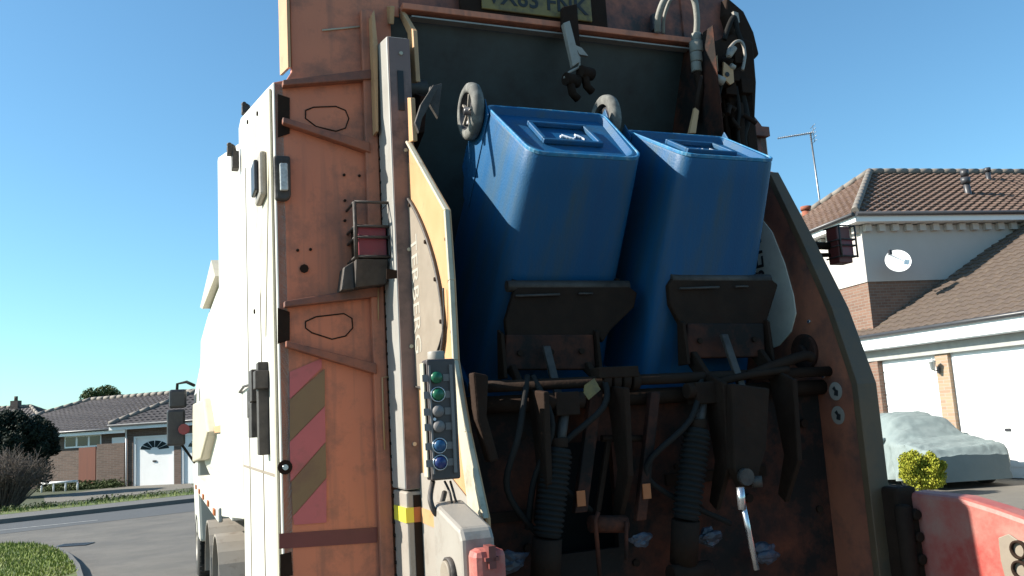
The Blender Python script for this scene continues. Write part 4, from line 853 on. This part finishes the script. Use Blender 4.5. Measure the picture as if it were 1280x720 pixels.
# --- control box
CY = -.93
bq = rp([(533, 449), (567, 448), (572, 600), (531, 602)], CY)
x0, x1 = bq[0].x, bq[1].x; z1, z0 = bq[0].z, bq[3].z
cb = MB().box((x0, CY, z0), (x1+.005, CY+.06, z1)).build('control_box', 'box', T, bevel=.006)
mb = MB(); mb.box((x0-.010, CY+.01, z0+.01), (x0-.003, CY+.05, z1-.01)); mb.build('box_side_trim', 'cream', cb, bevel=.003)
mb = MB(); mb.box((x1-.018, CY-.008, z0+.02), (x1-.008, CY-.0005, z1-.02)); mb.box((x0+.004, CY-.006, z0+.02), (x0+.010, CY-.0005, z1-.02)); mb.build('box_rail', 'boxgrey', cb)
p = rear(545, 444, CY+.05); mb = MB(); mb.cyl((p.x, p.y, z1-.01), (p.x, p.y, z1+.028), .028, 20); mb.build('box_cap', 'greypaint', cb, bevel=.004)
for i, (px, py, m_, ring_) in enumerate(((545, 472, 'btn_green', 0), (547, 493, 'btn_green', 1), (547, 514, 'boxgrey', 0), (548, 533, 'boxgrey', 0), (549, 557, 'btn_blue', 1), (550, 578, 'btn_dblue', 1))):
    p = rear(px, py, CY-.001)
    b_ = MB(); b_.cyl(p, p+V((0, -.010, 0)), .0185, 20); b_.lathe([(.0185, 0), (.015, .006), (.001, .008)], 18, frame(p+V((0, -.010, 0)), (0, -1, 0))); bo = b_.build('push_button', m_, cb)
    if ring_: r_ = MB(); r_.lathe([(.024, 0), (.0245, .006), (.021, .007), (.0205, 0)], 24, frame(p, (0, -1, 0))); r_.build('button_ring', 'chrome', bo)
    for s in (-1, 1): MB().box((p.x+s*.034-.011, CY-.0025, p.z-.012), (p.x+s*.034+.011, CY-.0006, p.z+.010)).build('button_label', 'boxgrey', cb)
p = rear(543, 524, CY-.001); MB().cyl(p, p+V((0, -.004, 0)), .005, 10).build('indicator_light', 'paper', cb)
mb = MB()
for a, b, c, d in (((541, 602), (538, 625), (547, 643), (556, 615)), ((556, 602), (562, 615), (566, 632), (572, 640)), ((563, 602), (566, 612), (571, 628), (580, 636))):
    mb.tube(smooth([rear(*a, CY+.05), rear(*b, CY), rear(*c, CY), rear(*d, CY+.05)]), .0085 if a[0] == 541 else .004, 8)
mb.build('cable', 'grime2', cb)
mb = MB(); mb.tube(smooth([side(545, 443, XP-.01), side(551, 425, XP-.012), side(555, 400, XP-.012), side(554, 360, XP-.012)]), .0035, 6); mb.build('cable', 'ink', cb)
mb = MB(); mb.ext([(XP-.004, -1.0, z) if False else V((XP-.004, 0, 0))+V((0, y, z)) for y, z in ((Lc[3][0]+.012, Lc[3][1]-.02), (Lc[-1][0]+.01, Lc[-1][1]), (Lc[-1][0]+.16, Lc[-1][1]+.03), (Lc[3][0]+.05, Lc[3][1]-.05))], (-.004, 0, 0)); mb.build('edge_gusset', 'cream', lpl)
# --- left lower corner: grey housing, round lamp, red bumper
BY = -1.18
hs_ = MB(); 
k0 = rp([(578, 672), (612, 672)], BY)
hs_.ext([(.345, -.90, 1.0), (.345, -.90, 1.66), (.345, BY+.02, 1.60), (.345, BY, 1.57), (.345, BY, 1.0)], (.10, 0, 0)); hs_ = hs_.build('corner_housing', 'greypaint', T, bevel=.012)
p = V((.343, -1.07, 1.46)); o = MB().cyl(p, p+V((-.02, 0, 0)), .045, 24).build('round_lamp', 'cover', hs_, bevel=.004); 
mb = MB(); mb.lathe([(.054, 0), (.054, .012), (.046, .014), (.046, 0)], 26, frame(p, (-1, 0, 0))); mb.build('lamp_ring', 'grime2', o)
mb = MB(); mb.ext([(.344, y, z) for y, z in ((-.98, 1.0), (-.97, 1.18), (-1.02, 1.25), (-1.12, 1.22), (-1.14, 1.0))], (-.012, 0, 0)); mb.build('blanking_plate', 'cream', hs_, bevel=.008)
rb_ = MB(); rb_.loft([[(.355+dx, y, zt) for dx, y, zt in ((0, BY-.004, z), (.085, BY-.004, z), (.095, BY-.08, z), (.0, BY-.08, z))] for z, s in ((.95, 0), (1.3, 0), (1.50, 0), (1.55, 1))]); rb_ = rb_.build('bumper', 'redarm', T, bevel=.02)
mb = MB(); mb.box((.39, BY-.095, 1.50), (.41, BY-.05, 1.56)); mb.box((.38, BY-.095, 1.52), (.42, BY-.06, 1.53)); mb.build('bumper_catch', 'maroon', rb_)
# --- right red arm, sweeping back toward the viewer
AXR = XR+.12
A_ = [side(1132, 614, AXR), side(1200, 622, AXR), side(1245, 636, AXR), side(1290, 652, AXR), side(1340, 680, AXR)]
bt = [V((AXR, p.y, .98)) for p in A_]
pts = [(AXR, p.y, p.z) for p in A_]+[(AXR, A_[-1].y, 1.0), (AXR, A_[0].y, .98)]
ra = MB().ext(pts, (.10, 0, 0)).build('side_arm', 'redarm', T, bevel=.018)
pk = [side(x, y, AXR-.003) for x, y in ((1249, 672), (1262, 667), (1275, 676), (1292, 676), (1300, 740), (1262, 740), (1252, 700))]
pp = MB().ext(pk, (-.006, 0, 0)).build('lamp_plate', 'cover', ra, bevel=.003)
for (x, y) in ((1275, 687), (1277, 712)):
    p = side(x, y, AXR-.009); mb = MB(); mb.lathe([(.03, 0), (.03, .012), (.023, .013), (.022, .002)], 22, frame(p, (-1, 0, 0))); lo_ = mb.build('lamp_ring', 'grime', pp)
mb = MB(); mb.box((XR+.05, Rc[-1][0]-.08, 1.0), (XR+.15, Rc[-1][0]+.10, 1.56)); mb.cyl((XR+.06, Rc[-1][0]-.09, 1.0), (XR+.06, Rc[-1][0]-.09, 1.5), .03, 12); mb.build('corner_housing', 'grime', T, bevel=.015)
mb = MB()
mb.box((XR+.07, Rc[-1][0]-.10, 1.10), (XR+.13, Rc[-1][0]-.081, 1.48))
for z in (1.12, 1.2, 1.3, 1.38, 1.46): mb.cyl((XR+.10, Rc[-1][0]-.081, z), (XR+.10, Rc[-1][0]-.12, z), .02, 10)
mb.build('hinge_bracket', 'grime', T, bevel=.005)
# --- hopper throat: rear wall, lip, floor
HY = -.70
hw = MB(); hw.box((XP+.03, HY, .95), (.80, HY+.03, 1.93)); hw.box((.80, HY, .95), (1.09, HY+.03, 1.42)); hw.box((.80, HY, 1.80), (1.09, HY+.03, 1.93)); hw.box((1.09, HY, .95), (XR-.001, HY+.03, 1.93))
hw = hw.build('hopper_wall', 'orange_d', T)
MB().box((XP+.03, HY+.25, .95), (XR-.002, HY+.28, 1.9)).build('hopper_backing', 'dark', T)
MB().tube([(XP+.02, HY-.03, 1.95), (XR, HY-.03, 1.95)], .03, 14).build('hopper_lip', 'grime', T)
MB().box((XP+.03, HY, 1.55), (.80, HY-.012, 1.585)).build('seam_rib', 'grime', hw); MB().box((1.30, HY-.012, 1.62), (1.75, HY, 1.66)).build('seam_rib', 'grime', hw)
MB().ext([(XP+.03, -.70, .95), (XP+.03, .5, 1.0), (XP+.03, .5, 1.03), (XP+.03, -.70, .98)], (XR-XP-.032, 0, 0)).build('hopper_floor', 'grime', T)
# cross shaft of the lift
MB().tube([(XP+.03, -.78, 2.01), (XR-.002, -.78, 2.01)], .02, 14).build('cross_shaft', 'grime', T)
mb = MB()
for x in (1.02, 1.06, 1.10, 1.14): mb.cyl((x, -.78, 2.01), (x+.03, -.78, 2.01), .038, 16)
mb.box((1.0, -.82, 2.02), (1.16, -.75, 2.06)); mb.build('shaft_bearing', 'grime', T, bevel=.004)
# --- two lift chairs
def chair(up, low, yy):
    c = Mx(up, yy, .03).build('lift_chair', 'grime', T, bevel=.006)
    pl2 = rp(up, yy)
    xs = [p.x for p in pl2]; zs = [p.z for p in pl2]; x0, x1 = min(xs), max(xs); zt = max(zs)
    mb = MB(); mb.cyl((x0+.02, yy+.02, zt-.008), (x1-.03, yy+.02, zt-.008), .022, 12); mb.tube([(x0+.04, yy-.012, zt-.05), (x0+.22, yy-.014, zt-.045)], .005, 6); mb.tube([(x0+.3, yy-.012, zt-.042), (x0+.36, yy-.014, zt-.042)], .004, 6); mb.build('comb_bar', 'grime2', c)
    mb = MB()
    for k in range(9): xx = x0+.05+k*(x1-x0-.12)/8; mb.ext([(xx, yy+.01, zt-.02), (xx+.022, yy+.01, zt-.02), (xx+.018, yy+.05, zt+.028), (xx+.004, yy+.05, zt+.028)], (0, .012, 0))
    mb.build('comb_teeth', 'grime', c)
    lw_ = Mx(low, yy-.006, .04).build('chair_base', 'orange_d', c, bevel=.006)
    lx = [p.x for p in rp(low, yy)]; lz = [p.z for p in rp(low, yy)]
    for xx in (min(lx)-.012, max(lx)): MB().ext([(xx, yy-.03, min(lz)-.02), (xx, yy-.02, max(lz)), (xx, yy+.02, max(lz)+.02), (xx, yy+.04, min(lz)-.02)], (.014, 0, 0)).build('side_cheek', 'grime', c, bevel=.003)
    mb = MB()
    for k in range(3):
        xx = min(lx)+(max(lx)-min(lx))*(k+.5)/3; mb.cyl((xx, yy-.008, (min(lz)+max(lz))/2), (xx, yy-.018, (min(lz)+max(lz))/2), .011, 8); mb.build('bolt', 'grime', c); mb = MB()
    # arms down to the shaft and wall
    for xx, k in ((min(lx)+.02, 0), (max(lx)-.05, 1)):
        mb = MB(); mb.ext([(xx, yy-.02, min(lz)+.03), (xx, yy+.06, min(lz)+.02), (xx, -.76, 1.98), (xx, -.80, 1.70), (xx, -.74, 1.55), (xx, -.78, 1.52), (xx, -.88, 1.68), (xx, -.90, 1.98), (xx, yy-.10, min(lz)-.06)], (.022, 0, 0)); mb.build('lift_arm', 'grime', c, bevel=.005)
    mb = MB(); xx = min(lx)+.14; mb.ext([(xx, yy-.03, max(lz)-.05), (xx+.03, yy-.03, max(lz)-.05), (xx+.04, yy-.10, min(lz)-.12), (xx+.01, yy-.10, min(lz)-.12)], (0, -.02, 0)); mb.build('centre_link', 'grime2', c, bevel=.004)
    return c
YC = -.60; YD = -.70
chair([(642, 366), (650, 354), (786, 357), (797, 366), (793, 384), (764, 412), (754, 428), (748, 420), (634, 420), (632, 400)], [(633, 418), (742, 418), (745, 462), (630, 462)], YC)
chair([(836, 356), (842, 346), (962, 346), (973, 356), (958, 405), (852, 407), (838, 380)], [(860, 404), (955, 404), (957, 446), (857, 448)], YD)
# --- hydraulic rams with bellows
def ram(a, b, top):
    A = rear(*a, -.84); B = rear(*b, -.84); d = (B-A); n = 17; pts = []; rs_ = []
    for k in range(n*4+1):
        f = k/(n*4); pts.append(A.lerp(B, f)); rs_.append(.040+.012*abs(sin(pi*k/4))*(1 if .04 < f < .97 else .3))
    o = MB().tube(pts, rs_, 18).build('hydraulic_ram', 'boot', T)
    t = rear(*top, -.82); mb = MB(); mb.tube([A+V((0, 0, -.02)), t], .018, 12); mb.build('piston_rod', 'chrome' if False else 'grime2', o)
    mb = MB(); mb.box((t.x-.045, t.y-.03, t.z-.02), (t.x+.045, t.y+.04, t.z+.06)); mb.cyl((t.x-.07, t.y, t.z+.03), (t.x+.07, t.y, t.z+.03), .03, 12); mb.build('ram_clevis', 'grime', o, bevel=.004); mb = MB(); mb.cyl(A+V((0, 0, .0)), A+V((0, 0, .035)), .034, 14); mb.build('ram_collar', 'grime', o, bevel=.004)
    mb = MB(); mb.cyl(B, B+V((-.01, .02, -.15)), .05, 16); mb.cyl(B+V((-.08, 0, -.18)), B+V((.08, 0, -.18)), .035, 12); mb.build('ram_base', 'grime', o)
ram((698, 560), (684, 672), (706, 512)); ram((872, 536), (857, 650), (879, 498))
# vertical bars, window frame, levers
def bar(p, q, w0, m, y=-.78, th=.03, name='lift_bar', par=None):
    P0, P1 = rear(*p, y), rear(*q, y); return MB().ext([P0+V((-w0, 0, 0)), P0+V((w0, 0, 0)), P1+V((w0, 0, 0)), P1+V((-w0, 0, 0))], (0, -th, 0)).build(name, m, par or T, bevel=.004)
b1_ = bar((742, 490), (722, 640), .024, 'orange_d'); b2_ = bar((815, 490), (797, 650), .020, 'orange_d')
for (x, y), o in (((726, 623), b1_), ((808, 614), b2_)):
    p = rear(x, y, -.812); MB().box((p.x-.016, -.816, p.z-.026), (p.x+.016, -.811, p.z+.026)).build('reflector', 'amberlens', o)
p = rear(737, 487, -.82); MB().ext(rp([(730, 482), (742, 473), (750, 487), (735, 500), (729, 492)], -.83), (0, -.006, 0)).build('sticker', 'plate', b1_)
bar((760, 545), (745, 640), .010, 'grime', -.76, .02, 'frame_bar'); bar((803, 545), (760, 545), .004, 'grime', -.76, .02, 'frame_bar')
mb = MB(); mb.tube(rp([(752, 548), (805, 548)], -.77), .012, 8); mb.build('frame_bar', 'grime', T); mb = MB(); mb.tube(rp([(738, 655), (782, 655)], -.80), .03, 8); mb.tube(rp([(750, 720), (744, 650), (748, 640)], -.83), .008, 6); mb.tube(rp([(783, 700), (783, 652)], -.83), .007, 6); mb.build('lower_linkage', 'orange_d', T)
# right hand big arm with steel rod
mb = MB(); mb.ext(rp([(905, 480), (952, 486), (948, 560), (935, 605), (920, 612), (908, 585)], -.88), (0, -.05, 0)); arm = mb.build('swing_arm', 'grime', T, bevel=.008)
mb = MB(); p = rear(930, 596, -.94); mb.cyl(p, p+V((0, -.02, 0)), .03, 14); mb.cyl(p+V((.03, 0, -.02)), p+V((.06, -.02, -.02)), .02, 10); mb.build('pivot_bolt', 'grime2', arm)
mb = MB(); P0, P1 = rear(926, 617, -1.15), rear(946, 712, -1.15); mb.tube([P0, P1], .009, 12); mb.tube([P0+V((0, 0, .02)), P0+V((0, 0, -.05))], .013, 12); mb.build('steel_rod', 'chrome', T)
mb = MB(); mb.ext(rp([(585, 466), (605, 470), (603, 520), (618, 575), (606, 578), (590, 525)], -.80), (0, -.05, 0)); mb.build('swing_arm', 'grime', T, bevel=.008)
mb = MB(); mb.tube(smooth(rp([(935, 470), (1000, 446), (1015, 447)], -.8)), .02, 10); mb.build('torsion_link', 'grime', T); mb = MB(); mb.tube(smooth(rp([(890, 480), (930, 470), (985, 462)], -.82)), .014, 10); mb.build('torsion_link', 'grime', T)
rs = random.Random(21); mb = MB()
for k in range(4):
    x = rs.uniform(600, 960); y = rs.uniform(500, 560); mb.tube(smooth([rear(x, 470, -.78), rear(x+rs.gauss(0, 14), y, -.86), rear(x+rs.gauss(0, 30), y+70, -.80), rear(x+rs.gauss(0, 40), y+130, -.76)]), rs.choice([.006, .008, .011]), 6)
mb.build('hydraulic_hose', 'dark', T)
for k in range(16):
    x = rs.uniform(XP+.06, XR-.05); z = rs.uniform(1.05, 1.9); s = rs.uniform(.008, .02); MB().cyl((x, -.70, z), (x, -.70-s, z), s, 8).build('bolt', 'grime', hw)
for i, (x, y, r) in enumerate(((798, 676, .035), (885, 672, .05), (958, 692, .05), (640, 700, .05))):
    p = rear(x, y, -.80); mb = MB(); rr = random.Random(i); bm = bmesh.new(); bmesh.ops.create_icosphere(bm, subdivisions=3, radius=r)
    for v_ in bm.verts: v_.co *= 1+.22*sin(v_.co.x*60+i)+.18*sin(v_.co.z*85+v_.co.y*40+i*2)
    for v_ in bm.verts: v_.co = V((v_.co.x*1.3, v_.co.y*.5, v_.co.z*.7))*rr.uniform(.72, 1.05)
    mb.add([tuple(v_.co+p) for v_ in bm.verts], [tuple(q.index for q in f.verts) for f in bm.faces]); bm.free()
    o = mb.build('rubbish', 'bag'); o.parent = T
# ================================================================== BINS
def rrect(hx0, hx1, fy, by, rf, rb, n=6):
    """section: front (-y) half width hx0, back (+y) half width hx1"""
    out = []
    for cx, cy, r, a0, sx in ((-hx0+rf, fy+rf, rf, 180, 0), (hx0-rf, fy+rf, rf, 270, 0), (hx1-rb, by-rb, rb, 0, 0), (-hx1+rb, by-rb, rb, 90, 0)):
        for k in range(n+1): a = radians(a0+90*k/n); out.append((cx+cos(a)*r, cy+sin(a)*r))
    return out
def make_bin(label, wz=.05):
    """local: origin at base centre, +y the wheel side, +z toward the open rim"""
    B = tag(empty('wheeled_bin', (0, 0, 0)), label, 'wheeled bin', 'blue wheeled bins on the lift')
    secs = [(0, .225, .262, -.225, .225, .065, .03), (.015, .232, .262, -.232, .230, .07, .03), (.10, .238, .270, -.238, .235, .07, .035), (.5, .256, .28, -.275, .262, .08, .045), (.93, .278, .288, -.335, .29, .06, .045), (1.0, .282, .29, -.345, .30, .06, .045)]
    rings = [[(x, y, z) for x, y in rrect(a, b, c, d, e, f)] for z, a, b, c, d, e, f in secs]
    # base with raised lip, sunk floor
    lip = [[(x, y, z) for x, y in rrect(a, b, c, d, e, f)] for z, a, b, c, d, e, f in ((0.022, .200, .238, -.200, .203, .07, .02), (-.002, .212, .250, -.213, .214, .078, .025), (-.004, .220, .257, -.220, .221, .083, .028))]
    mb = MB(); mb.loft(lip+rings, False, True); n = len(rings[0]); mb.add(lip[0], [tuple(range(n))])
    body_ = mb.build('body', 'blue', B)
    es = body_.modifiers.new('edge', 'EDGE_SPLIT'); es.split_angle = radians(40)
    mb = MB(); o1 = rrect(.233, .260, -.231, .229, .07, .03); o2_ = rrect(.224, .252, -.222, .220, .065, .026)
    rr0 = [[(x, y, z) for x, y in o] for o, z in ((o1, .006), (o1, -.007), (o2_, -.007), (o2_, .006))]; mb.loft(rr0+[rr0[0]], False); mb.build('base_lip', 'scuff', B, bevel=.003)
    # rim
    mb = MB(); r0 = rrect(.30, .31, -.375, .33, .06, .05); r1 = rrect(.272, .28, -.335, .29, .05, .04)
    rr = [[(x, y, z) for x, y in r] for r, z in ((r1, 1.0), (r0, 1.0), (r0, 1.05), (r1, 1.05))]; mb.loft(rr+[rr[0]], False); mb.build('rim', 'blue', B, bevel=.006)
    # base recess frame with the remains of a sticker
    mb = MB(); 
    for a, b in (((-.125, -.085, -.0), (.125, -.068, .02)), ((-.125, .088, -.0), (.125, .105, .02)), ((-.125, -.068, -.0), (-.108, .088, .02)), ((.108, -.068, -.0), (.125, .088, .02))): mb.box(a, b)
    fr_ = mb.build('base_frame', 'blue', B, bevel=.004)
    mb = MB(); rr_ = random.Random(hash(label) % 97 if False else len(label)); pz_ = .0155
    pts = [(-.075+.012*k, .012*sin(k*1.3)+rr_.gauss(0, .008)) for k in range(9)]
    for (xa, ya), (xb, yb) in zip(pts[:-1], pts[1:]):
        w1 = rr_.uniform(.003, .014); mb.ext([(xa, ya-w1, pz_), (xb, yb-w1*.6, pz_), (xb, yb+w1, pz_), (xa, ya+w1*.6, pz_)], (0, 0, .006))
    mb.build('sticker_remains', 'paper', B)
    # wheels and axle near the base at the back
    for s in (-1, 1):
        M = frame((s*.295-(.018 if s < 0 else 0), .290, wz), (s, 0, 0), (0, 1, 0)); mb = MB()
        mb.lathe([(.074, -.022), (.10, -.024), (.112, -.016), (.115, 0), (.112, .014), (.10, .022), (.085, .024), (.074, .02), (.074, -.022)], 32, M); wo = mb.build('wheel', 'binwheel', B)
        mb = MB(); mb.lathe([(.074, .020), (.070, .012), (.066, -.004), (.018, -.002), (.016, .026), (.001, .028)], 28, M)
        mb.build('hub', 'hub', wo); mb = MB()
        for k in range(5): a = 2*pi*k/5; mb.ext([M @ V((cos(a-.1)*.016, sin(a-.1)*.016, .002)), M @ V((cos(a-.06)*.068, sin(a-.06)*.068, .002)), M @ V((cos(a+.06)*.068, sin(a+.06)*.068, .002)), M @ V((cos(a+.1)*.016, sin(a+.1)*.016, .002))], (s*.012, 0, 0))
        mb.build('spokes', 'greypaint', wo)
    MB().cyl((-.30, .285, wz), (.30, .285, wz), .011, 10).build('axle', 'grime', B)
    mb = MB()
    for s in (-1, 1): mb.ext([(s*.20, .22, .0), (s*.20, .31, .03), (s*.20, .31, .09), (s*.20, .23, .2)], (s*.022, 0, 0))
    mb.build('axle_bracket', 'blue', B, bevel=.004)
    for s in (-1, 1):
        pf = [(.16, .01), (.232, -.028), (.243, .0), (.285, .10), (.305, .20), (.315, .30), (.27, .33), (.24, .40), (.16, .42)]
        MB().ext([(s*(.262+.012*(z > .1)), y, z) for y, z in pf], (s*.006, 0, 0)).build('wheel_arch', 'blue', B, bevel=.003)
    # lid hanging open at the back, handle bar
    mb = MB(); mb.ext([(-.29, .36, 1.04), (.29, .36, 1.04), (.29, .55, 1.62), (-.29, .55, 1.62)], (0, .025, -.008)); mb.build('lid', 'blue', B, bevel=.012)
    MB().cyl((-.24, .365, 1.03), (.24, .365, 1.03), .016, 12).build('handle', 'blue', B)
    return B
def place_bin(B, base_c, nrm, roll=0):
    """nrm: direction the base faces, truck coordinates"""
    n = V(nrm).normalized(); z = -n; y = V((0, .76, .65)); y = (y-z*y.dot(z)).normalized(); x = y.cross(z)
    Ml = Matrix.Translation(V(base_c)) @ Matrix((x, y, z)).transposed().to_4x4()
    Mw = Matrix.Translation(ORG) @ Matrix.Rotation(YAW, 4, 'Z') @ Ml; B.matrix_world = Mw
    B.location, B.rotation_euler = Mw.to_translation(), Mw.to_euler()
bA = make_bin('left upturned blue wheeled bin, its pale wheel and sunlit left side in view')
bB = make_bin('right upturned blue wheeled bin, mostly in shade, beside the grey lettered cover', .17)
place_bin(bA, (1.01, -.675, 2.97), (0.0, -.65, .76))
place_bin(bB, (1.605, -.70, 2.945), (0.0, -.50, .866)); bB.scale = (.93, .96, .97)
# wheel of the second bin stays with the first copy's geometry
